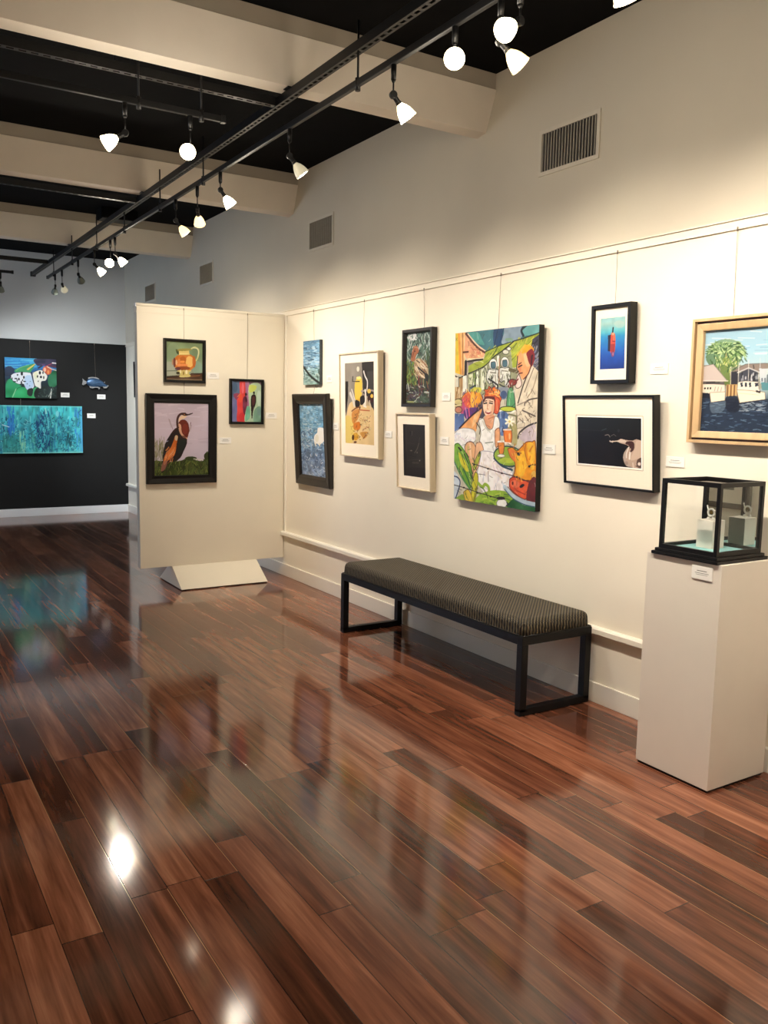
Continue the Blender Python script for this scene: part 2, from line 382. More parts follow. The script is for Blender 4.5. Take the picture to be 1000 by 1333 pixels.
# ------------------------------------------------------------------ air vents high on the right wall
vent_proto = None
for y0, y1, z0, z1, lab in ((3.43, 3.86, 2.972, 3.182, 'largest louvred air vent, high on the right wall above the red buoy picture'),
        (6.395, 6.805, 2.965, 3.185, 'louvred air vent on the right wall just right of the tall white panel top'),
        (9.17, 9.565, 2.97, 3.175, 'small louvred air vent above the white panel, between two other vents'),
        (11.30, 11.72, 2.985, 3.182, 'farthest louvred air vent, half hidden by the top of the white panel')):
    w_, h_ = y1-y0, z1-z0
    t = thing('air_vent', lab, 'vent', (W, (y0+y1)/2, z0), (0, 0, -PI/2), 'air vents on the right wall')
    bx('vent_box', M_ventd, -w_/2, w_/2, -.002, -.0005, 0, h_, t)
    m = MB()
    for a, b, c, d in ((-w_/2-.022, -w_/2, -.022, h_+.022), (w_/2, w_/2+.022, -.022, h_+.022), (-w_/2, w_/2, -.022, 0), (-w_/2, w_/2, h_, h_+.022)): m.box(a, b, -.008, 0, c, d)
    m.build('vent_frame', M_ventf, t)
    m = MB(); n = 19
    for k in range(n):
        xx = -w_/2+(k+.5)*w_/n; m.box(xx-.0022, xx+.0022, -.010, -.003, 0, h_)
    m.build('slats', M_vents, t)

# ------------------------------------------------------------------ strut channel, track and hangers
def channel(m, axis, c, z, a, b):
    """slotted strut channel: dark side walls and a ladder of slots seen from below"""
    hw = .0205; H = .045
    def B(u0, u1, v0, v1, z0, z1, mi):
        (m.box(u0, u1, v0, v1, z0, z1, mi) if axis == 1 else m.box(v0, v1, u0, u1, z0, z1, mi))
    B(c-hw, c-hw+.003, a, b, z, z+H, 0); B(c+hw-.003, c+hw, a, b, z, z+H, 0)
    B(c-hw+.003, c-hw+.013, a, b, z, z+.003, 1); B(c+hw-.013, c+hw-.003, a, b, z, z+.003, 1)
    n = int((b-a)/.055)
    for k in range(n+1):
        v = a+k*(b-a-.02)/n; B(c-hw+.013, c+hw-.013, v, v+.02, z, z+.003, 1)
    B(c-hw+.003, c+hw-.003, a, b, z+H-.004, z+H, 0)
t = thing('ceiling_strut', 'long dark slotted strut channel running under the beams towards the back wall', 'strut', (2.10, 4, 3.265))
m = MB(); channel(m, 1, 0, 0, -5, 8.25); m.box(-.03, .03, 8.2, 8.26, -.01, .05); m.build('strut_channel', [M_blkm, M_strut], t)
for y in (-1.05, 1.64, 4.39, 7.14, 9.9): bx('clamp_plate', M_blkm, -.035, .035, y-.03-4, y+.03-4, .045, .050, t)
def cross(y, x0, x1, z, lab):
    t = thing('cross_strut', lab, 'strut', (x0, y, z), group='cross struts at right angles to the long strut')
    m = MB(); channel(m, 0, 0, 0, 0, x1-x0); m.build('strut_channel', [M_blkm, M_strut], t)
    for v in (x0+.9, x0+2.1, x0+3.4):
        if v < x1: MB().rod((v-x0, 0, .045), (v-x0, 0, ZC-z), .005).build('hanger_rod', M_blkm, t)
    return t
cross(4.56, -2.2, 2.075, 3.265, 'slotted cross strut in the dark bay just beyond the nearest pale beam')
cross(7.32, -2.2, 2.075, 3.265, 'slotted cross strut in the dark bay between the second and third pale beams')
cross(11.10, -2.2, 2.075, 3.265, 'thin black cross strut nearest the back wall, meeting the end of the long strut')
# junction box and clamp hanging in the far bay
t = thing('junction_box', 'flat black box tucked under the ceiling where the long strut nears the third beam', 'box', (2.48, 9.45, 3.54))
bx('box_body', M_ceil, -.19, .19, -.12, .12, 0, .10, t, .006); bx('box_cover', M_blkm, -.17, .17, -.10, .10, -.006, .0, t)

TZ = 3.12
def track(name, lab, axis, c, a, b, rods, rz):
    t = thing('light_track', lab, 'track', (c, (a+b)/2, TZ) if axis == 1 else ((a+b)/2, c, TZ))
    L_ = (b-a)/2
    (bx('track_rail', M_blkm, -.011, .011, -L_, L_, -.016, .016, t, .003) if axis == 1 else bx('track_rail', M_blkm, -L_, L_, -.011, .011, -.016, .016, t, .003))
    for s_ in (-1, 1):
        e = MB(); (e.box(-.014, .014, s_*L_-.012, s_*L_+.012, -.019, .019) if axis == 1 else e.box(s_*L_-.012, s_*L_+.012, -.014, .014, -.019, .019)); e.build('end_cap', M_blkm, t)
    for r in rods:
        q = r-(a+b)/2; p = (0, q, 0) if axis == 1 else (q, 0, 0)
        m = MB(); m.rod((p[0], p[1], -.03), (p[0], p[1], rz-TZ), .0055, 8); m.rod((p[0], p[1], -.034), (p[0], p[1], .024), .013, 10)
        m.build('hanger_rod', M_blkm, t)
    return t
track('t', 'long black light track hung below the slotted strut and carrying most of the spotlights', 1, 2.09, -2.2, 11.2, (-.6, 1.55, 3.65, 5.74, 6.7, 7.72, 8.72, 9.82, 10.82), 3.40)
track('t', 'short black cross track with a glowing and a dazzling spotlight, beyond the nearest beam', 0, 4.50, -1.6, 1.75, (-1.0, .1, 1.30, 1.63), 3.62)
track('t', 'short black cross track near the back wall, mostly outside the left photo edge', 0, 11.04, -1.2, 1.667, (-.6, .9, 1.5), 3.62)

# ------------------------------------------------------------------ spotlights
def lamp(x, y, kz, tgt, lab, body, lens, power=0., cone=70, color=(1., .80, .56), blend=1., size=1., seen=True):
    """hangs from the track at (x, y); knuckle at height kz; head aimed at tgt"""
    t = thing('track_spotlight', lab, 'spotlight', (x, y, TZ-.0165), group='spotlights on the black tracks')
    zk = kz-(TZ-.016)
    m = MB(); m.rod((0, 0, -.062), (0, 0, .0), .0115, 12, r2=.0125); m.rod((0, 0, -.075), (0, 0, -.062), .005, 10, r2=.0115)
    m.build('track_adapter', M_blkm, t)
    MB().rod((0, 0, zk), (0, 0, -.07), .0038, 8).build('stem', M_blkm, t)
    d = (Vector(tgt)-Vector((x, y, kz))).normalized(); q = d.to_track_quat('Z', 'Y').to_matrix().to_4x4()
    K = Matrix.Translation((0, 0, zk)) @ q @ Matrix.Scale(.71, 4)
    side = K @ Matrix.Rotation(PI/2, 4, 'Y')
    m = MB(); m.lathe([(0, -.016), (.021, -.016), (.024, -.012), (.024, .012), (.021, .016), (0, .016)], side, 18, smooth=False)
    m.lathe([(.014, .01), (.016, .02), (.016, .05), (.019, .054), (.019, .066), (0, .066)], K, 16, cap=False, smooth=False); m.build('swivel_joint', M_blkm, t)
    MB().lathe([(.0165, .05), (.0175, .066), (.019, .072), (.0, .072)], K, 16).build('socket', M_glassy, t)
    S = size
    refl = MB().lathe([(.018*S, .068), (.024*S, .076), (.036*S, .094), (.046*S, .118), (.052*S, .142), (.0545*S, .158), (.057*S, .162), (.057*S, .167), (.053*S, .168), (.050*S, .160), (.046*S, .142), (.040*S, .118), (.02*S, .08)], K, 24).build('reflector', body, t)
    MB().lathe([(.0505*S, .158), (.046*S, .163), (.030*S, .168), (0, .170)], K, 24).build('lens', lens, refl)
    if power > 0:
        ld = bpy.data.lights.new('spot_beam', 'SPOT'); ld.energy = power; ld.color = color; ld.spot_size = math.radians(cone+36); ld.spot_blend = blend; ld.shadow_soft_size = .03
        lo = bpy.data.objects.new('spot_beam', ld); COL.objects.link(lo); lo.parent = t
        lo.matrix_local = K @ Matrix.Translation((0, 0, .20)) @ Matrix.Rotation(PI, 4, 'X') @ Matrix.Scale(1/.71, 4)
    if power > 0 and body is G_body:
        pd = bpy.data.lights.new('glass_spill', 'POINT'); pd.energy = SPILL; pd.color = color; pd.shadow_soft_size = .085
        po = bpy.data.objects.new('glass_spill', pd); COL.objects.link(po); po.parent = t; po.matrix_local = K @ Matrix.Translation((0, 0, .24)) @ Matrix.Scale(1/.71, 4)
    return t
SPILL = 6.
WM = (1., .875, .725); NE = (1., .91, .79); CO = (.92, .97, 1.)
PW = .80
lamp(2.09, 3.334, 2.979, (3.44, 3.05, 1.30), 'brightly glowing spotlight hung in front of the nearest pale beam, aimed right', G_body, G_lens, 105*PW, 72, WM)
lamp(2.09, 2.882, 3.008, (.9, 1.25, 1.75), 'dazzling spotlight facing the viewer, right of the nearest beam end', G_body, G_hot, 60*PW, 80, NE)
lamp(2.09, 2.491, 2.987, (.2, 1.9, 1.7), 'glowing spotlight at top of the photo tipped down to the left, above a yellowish one', G_body, G_lens, 50*PW, 80, WM)
lamp(2.09, 2.600, 2.955, (3.44, 1.75, 1.25), 'yellowish bell spotlight tipped to the wall, just under the big glowing one', G_mid, G_lens, 80*PW, 74, WM)
lamp(2.09, 2.030, 3.00, (3.44, 2.45, 1.15), 'spotlight cut off by the top edge of the photo near the right wall', G_body, G_lens, 85*PW, 72, WM)
lamp(2.09, 4.389, 2.964, (3.44, 4.00, 1.22), 'dim grey-glass spotlight alone in the black bay before the second beam end', G_dim, G_lens, 95*PW, 66, WM)
lamp(2.09, 5.424, 2.993, (3.44, 5.20, 1.20), 'glowing spotlight hung in front of the second beam, aimed right', G_body, G_lens, 90*PW, 70, WM)
lamp(2.09, 5.861, 2.948, (2.85, 7.20, 1.55), 'cream bell spotlight pointing down, middle one of three under the second beam', G_mid, G_lens, 120*PW, 70, WM)
lamp(2.09, 6.326, 2.955, (3.44, 6.15, 1.30), 'cream bell spotlight tipped right, farther of the three under the second beam', G_mid, G_lens, 115*PW, 70, WM)
lamp(2.09, 8.047, 2.96, (3.44, 7.75, 1.4), 'small glowing spotlight right of the dazzling one in the far cluster', G_glow, G_lens, 55*PW, 70, WM)
lamp(2.09, 8.214, 2.921, (1.0, 5.2, 1.75), 'dazzling spotlight in the far cluster facing the viewer', G_body, G_hot, 45*PW, 80, WM)
lamp(2.09, 8.832, 2.967, (3.44, 8.30, 1.4), 'small glowing spotlight left of the dazzling one in the far cluster', G_glow, G_lens, 45*PW, 70, WM)
lamp(2.09, 9.545, 2.957, (3.44, 12.1, 1.3), 'dark bell spotlight with lit rim, nearest of the three at the track end', G_off, G_lens, 420*PW, 10, CO)
lamp(2.09, 10.368, 2.946, (3.1, 12.7, 1.7), 'pale bell spotlight with lit rim, middle of the three at the track end', G_dim, G_lens, 85*PW, 50, CO)
lamp(2.09, 10.757, 2.971, (2.3, 12.7, 1.6), 'dark bell spotlight with lit rim, last one at the track end', G_off, G_lens, 75*PW, 50, CO)
lamp(1.23, 4.50, 2.958, (-1.4, 4.9, 1.2), 'yellow glowing bell spotlight alone in front of the second beam, tipped left', G_body, G_lens, 45*PW, 80, WM)
lamp(1.57, 4.50, 2.945, (.45, 2.3, 1.75), 'white dazzling spotlight beside the long strut, facing the viewer', G_body, G_hot, 45*PW, 80, NE)
lamp(1.536, 11.04, 2.987, (1.75, 12.7, 1.35), 'dark bell spotlight at the left edge of the photo near the back wall', G_off, G_lens, 65*PW, 50, CO)
# further lamps on the same tracks, outside the frame, that light the near wall or are added as fill
lamp(2.09, 1.20, 2.96, (3.44, 1.3, 1.2), 'track spotlight above the near end of the right wall', G_mid, G_lens, 60*PW, 74, WM)
lamp(2.09, .40, 2.96, (3.1, 2.1, .6), 'track spotlight over the viewer, aimed at the white pedestal', G_mid, G_lens, 120*PW, 70, NE)
lamp(-.9, 4.50, 2.96, (-3.2, 7.6, 1.6), 'added fill spotlight at the left end of the cross track', G_mid, G_lens, 150*PW, 60, NE)  # from here on, unseen fill lamps added for bounce off left and front walls
lamp(2.09, -1.2, 2.96, (1.0, -3., 1.9), 'added fill spotlight behind the viewer aimed at the front wall', G_mid, G_lens, 420*PW, 70, WM)
lamp(.2, 4.50, 2.96, (-3.2, 3.0, 1.9), 'added fill spotlight on the cross track aimed at the left wall', G_mid, G_lens, 260*PW, 60, WM)

# ------------------------------------------------------------------ display panel standing at right angles to the wall
PX0, PX1, PY, PZ0, PZ1 = 2.066, 3.400, 7.308, .173, 2.452
t = thing('freestanding_screen', 'tall cream display panel on a wedge foot, standing out from the right wall', 'screen', ((PX0+PX1)/2, PY+.04, 0))
def loc(x, y, z): return (x-(PX0+PX1)/2, y-PY-.04, z)
h = (PX1-PX0)/2
bx('panel_board', M_panel, -h, h+.034, -.04, .04, PZ0, PZ1-.022, t, .002)
MB().box(-h-.006, h+.034, -.047, .047, PZ1-.022, PZ1).box(-h-.003, h+.034, -.043, .043, PZ1-.075, PZ1-.068).build('panel_rail', M_panel, t)
m = MB(); m.box(-h-.012, -h, -.047, -.02, PZ1-.03, PZ1-.004); m.build('rail_end', M_trimw, t)
xc = 2.749-(PX0+PX1)/2
foot = MB().prism([(-.306, .010), (-.05, PZ0), (.05, PZ0), (.318, .010)], 0, xc-.405, xc+.405).build('wedge_foot', M_panel, t)
MB().box(xc-.400, xc+.400, -.300, .312, 0, .011).build('foot_base', M_blk, foot)
struct(bx('trim_4', M_trim, W-.012, W, PY-.052, PY-.024, .43, 2.436))

# ------------------------------------------------------------------ bench
t = thing('bench', 'long black bench with woven cushion and square steel legs against the right wall', 'bench', (3.165, 4.235, 0))
BL, BW = .975, .262     # half length (y), half width (x)
tw, H0, H1 = .043, .386, .43
for s_ in (-1, 1):
    for a in (-1, 1):
        xa, xb = sorted((a*BW, a*(BW-tw))); ya, yb = sorted((s_*BL, s_*(BL-tw)))
        if a == 1: xb = xa+.0 if False else xb-.022; xa -= .022
        bx('leg', M_blkm, xa, xb, ya, yb, .022, H0, t, .002)
    ya, yb = sorted((s_*BL, s_*(BL-tw)))
    bx('floor_bar', M_blkm, -BW, BW-.022, ya, yb, .003, .040, t, .002)
m = MB()
for s_ in (-1, 1):
    ya, yb = sorted((s_*BL, s_*(BL-tw))); m.box(-BW, BW-.022, ya, yb, H0, H1, 0, .002)
m.box(-BW, -BW+tw, -BL+tw, BL-tw, H0, H1).box(BW-.022-tw, BW-.022, -BL+tw, BL-tw, H0, H1).build('seat_frame', M_blkm, t)
m = MB(); m.box(-BW+.006, BW-.026, -BL+.006, BL-.006, H1-.004, .516)
es = [e_ for e_ in m.bm.edges if not (e_.verts[0].co.z < .45 and e_.verts[1].co.z < .45)]
bmesh.ops.bevel(m.bm, geom=es, offset=.034, segments=7, affect='EDGES', profile=.5)
for v in m.bm.verts:      # sides lean in slightly towards the top
    k = max(0, (v.co.z-H1)/.08); v.co.x -= .006*v.co.x/BW*k; v.co.y -= .006*v.co.y/BL*k
top = m.build('cushion', M_weave, t)
for p_ in top.data.polygons: p_.use_smooth = len(p_.vertices) == 4 and p_.area < .05
pip = MB()
for a, b in (((-BW+.006, -BL+.006), (BW-.026, -BL+.006)), ((BW-.026, -BL+.006), (BW-.026, BL-.006)), ((BW-.026, BL-.006), (-BW+.006, BL-.006)), ((-BW+.006, BL-.006), (-BW+.006, -BL+.006))):
    pip.rod((a[0], a[1], H1+.003), (b[0], b[1], H1+.003), .004, 8)
pip.build('cushion_piping', M_blk, t)

# ------------------------------------------------------------------ pedestal and display case
X0, X1, Y0, Y1, PT = 3.005, 3.395, 2.175, 2.565, .985
t = thing('pedestal', 'tall plain white pedestal at the right edge carrying a glass case', 'pedestal', ((X0+X1)/2, (Y0+Y1)/2, 0))
bx('plinth_body', M_ped, -.195, .195, -.195, .195, .012, PT, t, .0015)
bx('plinth_base', M_blk, -.188, .188, -.188, .188, 0, .013, t)
cx, cy = (X0+X1)/2+.0, (Y0+Y1)/2+.0
t = thing('display_case', 'black framed square glass display case on the white pedestal', 'display case', (cx, cy, PT))
OX, OY = 3.165-cx, 2.363-cy; Q = .150; CZ0, CZ1 = .040, .337
m = MB(); m.box(OX-.172, OX+.172, OY-.172, OY+.172, 0, .014, 0, .003); m.box(OX-.162, OX+.162, OY-.162, OY+.162, .012, .028, 0, .004); m.build('case_base', M_blk, t)
bx('lining', M_teal, OX-.140, OX+.140, OY-.140, OY+.140, .028, .033, t)
p = .0085
for a in (-1, 1):
    for b in (-1, 1): bx('corner_post', M_blk, OX+a*(Q-p)-p, OX+a*(Q-p)+p, OY+b*(Q-p)-p, OY+b*(Q-p)+p, .028, CZ1, t, .0008)
for nm, z in (('bottom_frame', .028), ('top_frame', CZ1-.019)):
    m = MB()
    for a in (-1, 1):
        m.box(OX+a*(Q-p)-p, OX+a*(Q-p)+p, OY-Q+2*p, OY+Q-2*p, z, z+.019).box(OX-Q+2*p, OX+Q-2*p, OY+a*(Q-p)-p, OY+a*(Q-p)+p, z, z+.019)
    m.build(nm, M_blk, t)
e = Q-2*p; g0, g1 = .047, CZ1-.019
bx('glass_pane', M_glass, OX-Q+.004, OX-Q+.006, OY-e, OY+e, g0, g1, t)
bx('glass_pane', M_glass, OX-e, OX+e, OY-Q+.004, OY-Q+.006, g0, g1, t)
bx('glass_pane', M_glass, OX-e, OX+e, OY+Q-.006, OY+Q-.004, g0, g1, t)
bx('glass_top', M_glass, OX-e, OX+e, OY-e, OY+e, CZ1-.012, CZ1-.010, t)
bx('mirror_pane', M_mirror, OX+Q-.007, OX+Q-.004, OY-e, OY+e, g0, g1, t)
MZ = PT+.0335
bk = bx('display_block', M_ped, -.041, .041, -.041, .041, 0, .124, bev=.001); bk.location = (3.197, 2.385, MZ)
tag(bk, 'small white block inside the glass case under the silver figurine', 'block')
t = thing('figurine', 'tiny silver figurine with an amber stone inside the glass case', 'figurine', (3.180, 2.375, MZ+.124))
t.scale = (1.25, 1.25, 1.25)
m = MB(); m.ball((0, -.010, .0055), .0055).ball((0, .010, .0055), .0055).rod((0, -.010, .006), (0, 0, .018), .002).rod((0, .010, .006), (0, 0, .018), .002); m.build('ball_feet', M_silver, t)
m = MB()
for k in range(14):
    a, b = 2*PI*k/14, 2*PI*(k+1)/14; m.rod((0, .0135*math.cos(a), .027+.0135*math.sin(a)), (0, .0135*math.cos(b), .027+.0135*math.sin(b)), .0032, 8)
m.rod((0, .012, .032), (0, .017, .047), .002).ball((0, .017, .049), .003); m.rod((0, -.012, .030), (0, -.018, .036), .002)
m.build('ring_setting', M_silver, t); MB().ball((0, 0, .027), .008, (.6, 1, 1)).build('stone', M_amber, t)

# ------------------------------------------------------------------ placards
def card(x, y, z, w_, h_, lab, rz, name='placard', dark=False):
    t = thing(name, lab, 'label card', (x, y, z), (0, 0, rz), 'small white label cards beside the artworks')
    bx('card', M_card, -w_/2, w_/2, -.005, .001, 0, h_, t, .0006)
    m = MB()
    for k, (a, b, q) in enumerate(((.62, .68, .30), (.46, .50, .42), (.34, .37, .36))): m.box(-w_*q*.8, w_*q*.8, -.0056, -.005, h_*a, h_*b)
    m.build('printed_lines', M_ink, t); return t
RW = -PI/2
for y, z, w_, h_, lab in ((6.415, 1.816, .10, .058, 'white card right of the small water painting'),
        (6.30, 1.420, .10, .058, 'white card between the dark framed white bird picture and the tall pale framed one'),
        (5.463, 1.386, .10, .050, 'white card between the tall pale frame and the dark print in white mat'),
        (4.73, 1.664, .092, .055, 'white card right of the framed heron painting'),
        (4.736, 1.366, .096, .052, 'white card left of the big colourful painting, lower of two'),
        (3.697, 1.358, .105, .055, 'white card between the big colourful painting and the white bird photograph'),
        (2.926, 1.800, .110, .052, 'white card right of the red buoy picture'),
        (2.794, 1.343, .112, .050, 'white card just above the glass case')):
    card(W, y, z, w_, h_, lab, RW)
for x, z, lab in ((2.738, 1.840, 'white card right of the framed copper jug painting'), (3.304, 1.493, 'white card on the panel right of the red and green figures picture'), (2.852, 1.262, 'white card on the panel right of the standing dark bird picture')):
    card(x, PY, z, .11, .055, lab, 0)
for x, z, lab in ((2.570, 1.682, 'white card on the black wall right of the butterfly painting'), (3.072, 1.668, 'white card on the black wall under the hanging fish'), (2.925, 1.392, 'white card on the black wall right of the teal painting')):
    card(x, YB, z, .118, .066, lab, 0)
card(X0, 2.268, .912, .102, .056, 'white card on the left face of the pedestal under the glass case', RW)
card(W, 12.12, 1.60, .12, .10, 'white card on the far right wall glimpsed beside the panel edge', RW)

# ------------------------------------------------------------------ pictures
def ring(m, w_, h_, prof, mi=0):
    """mitred moulding swept round a w x h rectangle; prof = [(inset, y), ...]"""
    R = []
    for ins, y in prof:
        R.append([m.bm.verts.new(v) for v in ((-w_/2+ins, y, ins), (w_/2-ins, y, ins), (w_/2-ins, y, h_-ins), (-w_/2+ins, y, h_-ins))])
    for a, b in zip(R, R[1:]):
        for k in range(4):
            f = m.bm.faces.new((a[k], a[(k+1) % 4], b[(k+1) % 4], b[k])); f.material_index = mi
    return m
def window(m, w_, h_, x0, x1, z0, z1, y, t_=.002):
    """flat board of w x h with a rectangular opening"""
    m.box(-w_/2, x0, y-t_, y, 0, h_).box(x1, w_/2, y-t_, y, 0, h_).box(x0, x1, y-t_, y, 0, z0).box(x0, x1, y-t_, y, z1, h_); return m
def picture(name, lab, where, u, z, w_, h_, d, tilt, rollz=0., cat='picture'):
    if where == 'R': l, r = (W+.0006, u, z), (math.radians(tilt), 0, -PI/2)
    elif where == 'P': l, r = (u, PY-.0008, z), (math.radians(tilt), 0, 0)
    elif where == 'L': l, r = (XL+.003, u, z), (math.radians(tilt), 0, PI/2)
    else: l, r = (u, YB+.0006, z), (math.radians(tilt), 0, 0)
    return thing(name, lab, cat, l, r)
def wire(t, h_, top, tilt, x=0., where_d=.0):
    """thin hanging wire from the rail down to the back of the picture"""
    a = math.radians(tilt); Mi = Matrix.Rotation(-a, 3, 'X')
    zt = top; off = h_*math.sin(a)
    p0 = Vector((x, -off+.004 if off > .004 else -.004, h_*math.cos(a)-.03)); p1 = Vector((x, -.014, zt))
    m = MB(); m.rod(Mi @ p0, Mi @ p1, .0013, 6); m.rod(Mi @ (p1+Vector((0, 0, -.012))), Mi @ (p1+Vector((0, 0, .006))), .004, 8)
    return m.build('hanging_wire', M_wire, t)
def backing(t, w_, h_, d, ins=.012, mat_=None): return bx('backing', mat_ or M_brownf, -w_/2+ins, w_/2-ins, -d, -.001, ins, h_-ins, t)

K0, WH, CR_ = (25, 22, 22), (250, 248, 244), (240, 222, 196)
# ---- small unframed water painting
t = picture('water_painting', 'small narrow unframed painting of rippled blue water, top left on the right wall', 'R', 6.702, 1.801, .312, .38, .03, .5)
A = Art(90, 110, [(150,88),(280,75),(282,425),(152,440)], (140, 185, 215), seed=3)
A.grad([(0, (90,135,165)), (.2, (120,170,205)), (.5, (150,195,225)), (.8, (165,200,205)), (1, (150,185,180))]).mottle(6, 30, .35)
A.strokes(150, (150, 80, 282, 300), [(200,225,240), (75,120,155), (110,160,200), (40,75,100), (180,215,240)], 4, 34, (-.15, .15))
A.strokes(70, (150, 300, 282, 430), [(205,220,215), (90,130,125), (140,175,170), (60,95,90)], 4, 22, (-.3, .3))
A.line([(150, 290), (175, 320), (195, 345), (225, 375), (278, 412)], 13, (25, 38, 38), True).line([(150, 305), (165, 350), (160, 380)], 5, (40, 55, 50)).strokes(14, (262, 280, 282, 420), [(30,60,45)], 5, 20, (1.2, 1.9))
A.build('painted_surface', -.156, .156, 0, .38, -.0305, M_art, t); bx('stretched_canvas', M_canvas, -.156, .156, -.03, 0, 0, .38, t); wire(t, .38, 2.44-1.801, .5)

# ---- white bird on blue water, wide black moulding
w_, h_ = .652, .807
t = picture('framed_bird_painting', 'wide dark frame around a white bird on mottled blue water, leaning beside the panel', 'R', 6.651, .916, w_, h_, .04, 3.3)
m = ring(MB(), w_, h_, [(0, 0), (0, -.034), (.006, -.042), (.02, -.043), (.066, -.034), (.072, -.036), (.078, -.034), (.090, -.026), (.090, -.005)]); m.build('frame', M_brownf, t)
backing(t, w_, h_, .012)
A = Art(150, 240, [(97,585),(283,580),(300,1165),(122,1137)], (95, 135, 165), seed=4)
A.grad([(0, (130,172,200)), (.3, (110,160,195)), (.55, (115,155,190)), (.75, (105,130,168)), (1, (145,165,196))]).mottle(14, 22, .55)
A.strokes(170, (100, 585, 300, 800), [(150,190,215), (80,130,165), (190,215,228), (110,160,190)], 5, 22, (-.6, .6), curve=.3)
A.strokes(260, (100, 780, 300, 1150), [(190,210,232), (75,100,138), (60,84,124), (150,180,212), (220,228,240)], 5, 20, curve=.5)
A.strokes(60, (110, 690, 200, 950), [(185,205,215), (160,190,205)], 4, 16, curve=.5)
A.poly([(235,775),(262,768),(288,790),(290,850),(275,880),(245,905),(228,895),(212,900),(206,860),(212,830),(230,810)], (252,250,245), True)
A.poly([(208,880),(216,920),(224,895)], (240,236,215)).poly([(238,895),(248,920),(256,885)], (240,236,215)).ell(228, 855, 14, 30, (235,230,205), al=.6).ell(262, 785, 18, 14, (255,255,252))
A.build('painted_surface', -.238, .238, .082, .717, -.013, M_art, t); wire(t, h_, 1.80-.916, 3.3)

# ---- tall abstract, thin pale frame
w_, h_ = .615, .825
t = picture('framed_abstract_print', 'tall pale wooden frame with yellow, grey and black abstract in a cream mat', 'R', 5.835, 1.216, w_, h_, .045, 1.5)
ring(MB(), w_, h_, [(0, 0), (0, -.045), (.002, -.047), (.010, -.047), (.011, -.034), (.011, -.010)]).build('frame', M_grayw, t); backing(t, w_, h_, .03, .010)
A0 = (-.226, .226, .105, .746)
window(MB(), w_-.02, h_-.01, *A0[:2], A0[2], A0[3], -.034).build('mat_board', M_matb, t)
A = Art(150, 230, [(97,215),(390,198),(397,1060),(103,1025)], (236, 200, 140), seed=6)
A.grad([(0, (150,140,130)), (.4, (165,150,135)), (.62, (236,205,150)), (1, (240,205,135))]).mottle(5, 7, .12)
A.poly([(95,215),(268,205),(265,500),(200,600),(95,760)], (150,142,132), tex=20).poly([(265,200),(392,196),(395,760),(360,640),(330,560),(280,520)], (38,36,38)).poly([(318,300),(392,300),(394,480),(330,490)], (62,60,60))
A.poly([(98,398),(130,396),(128,560),(108,720),(98,700)], (28,26,26)).poly([(120,700),(170,600),(270,640),(390,700),(397,1060),(103,1025)], (240,208,150), True, tex=14)
A.poly([(105,760),(165,770),(190,850),(180,1000),(105,1010)], (242,215,110), True, al=.8)
A.poly([(195,430),(215,370),(250,350),(268,400),(268,520),(240,590),(200,580)], (240,205,80), True).ell(235, 365, 25, 15, (250,235,150)).ell(228, 275, 14, 26, (225,222,205)).ell(232, 590, 22, 14, (235,180,50))
A.poly([(170,350),(180,345),(178,395),(245,395),(246,405),(170,405)], (40,36,34)).line([(150,520),(175,580),(190,640)], 26, (225,218,208), True).line([(165,480),(200,600)], 10, (245,240,230))
A.line([(285,300),(300,350),(322,400),(318,480),(300,500)], 12, (240,238,235), True).line([(262,500),(340,490),(392,500)], 13, (175,160,155), True).line([(300,490),(306,560),(300,650)], 18, (245,240,228), True).line([(300,560),(285,650),(310,660)], 12, (245,240,228))
A.poly([(250,560),(290,545),(295,610),(255,640)], (30,26,28), True).poly([(200,590),(240,600),(245,650),(205,660)], (32,26,22), True).poly([(325,560),(390,530),(392,600),(345,620)], (60,25,22), True).ell(340, 500, 18, 22, (240,205,90)).ell(368, 550, 14, 20, (240,200,80))
A.line([(345,600),(355,680)], 10, (230,215,190)).line([(165,700),(205,670),(240,660)], 10, (130,70,30)).line([(250,660),(225,730),(190,810)], 12, (70,45,25), True).poly([(170,710),(240,680),(230,770),(185,830),(165,790)], (215,140,60), True, al=.85).line([(250,690),(345,700)], 8, (205,100,60))
A.poly([(185,830),(240,810),(255,860),(230,900),(185,880)], (225,130,40), True).ell(205, 960, 30, 40, (225,165,40)).ell(178, 970, 12, 30, (90,50,20)).ell(200, 1018, 16, 10, (110,60,25)).poly([(250,920),(320,915),(330,945),(290,985),(260,950)], (215,150,60), True).line([(280,985),(330,925)], 6, (120,60,30))
A.strokes(50, (250, 750, 360, 960), [(190,150,80), (160,70,50), (120,100,60), (245,235,200)], 4, 18, curve=.6).strokes(40, (150, 700, 260, 1020), [(150,90,30), (245,215,120), (90,60,25)], 4, 22, curve=.5)
A.build('print', *A0, -.0335, M_print, t); wire(t, h_, 2.44-1.216, 1.5)

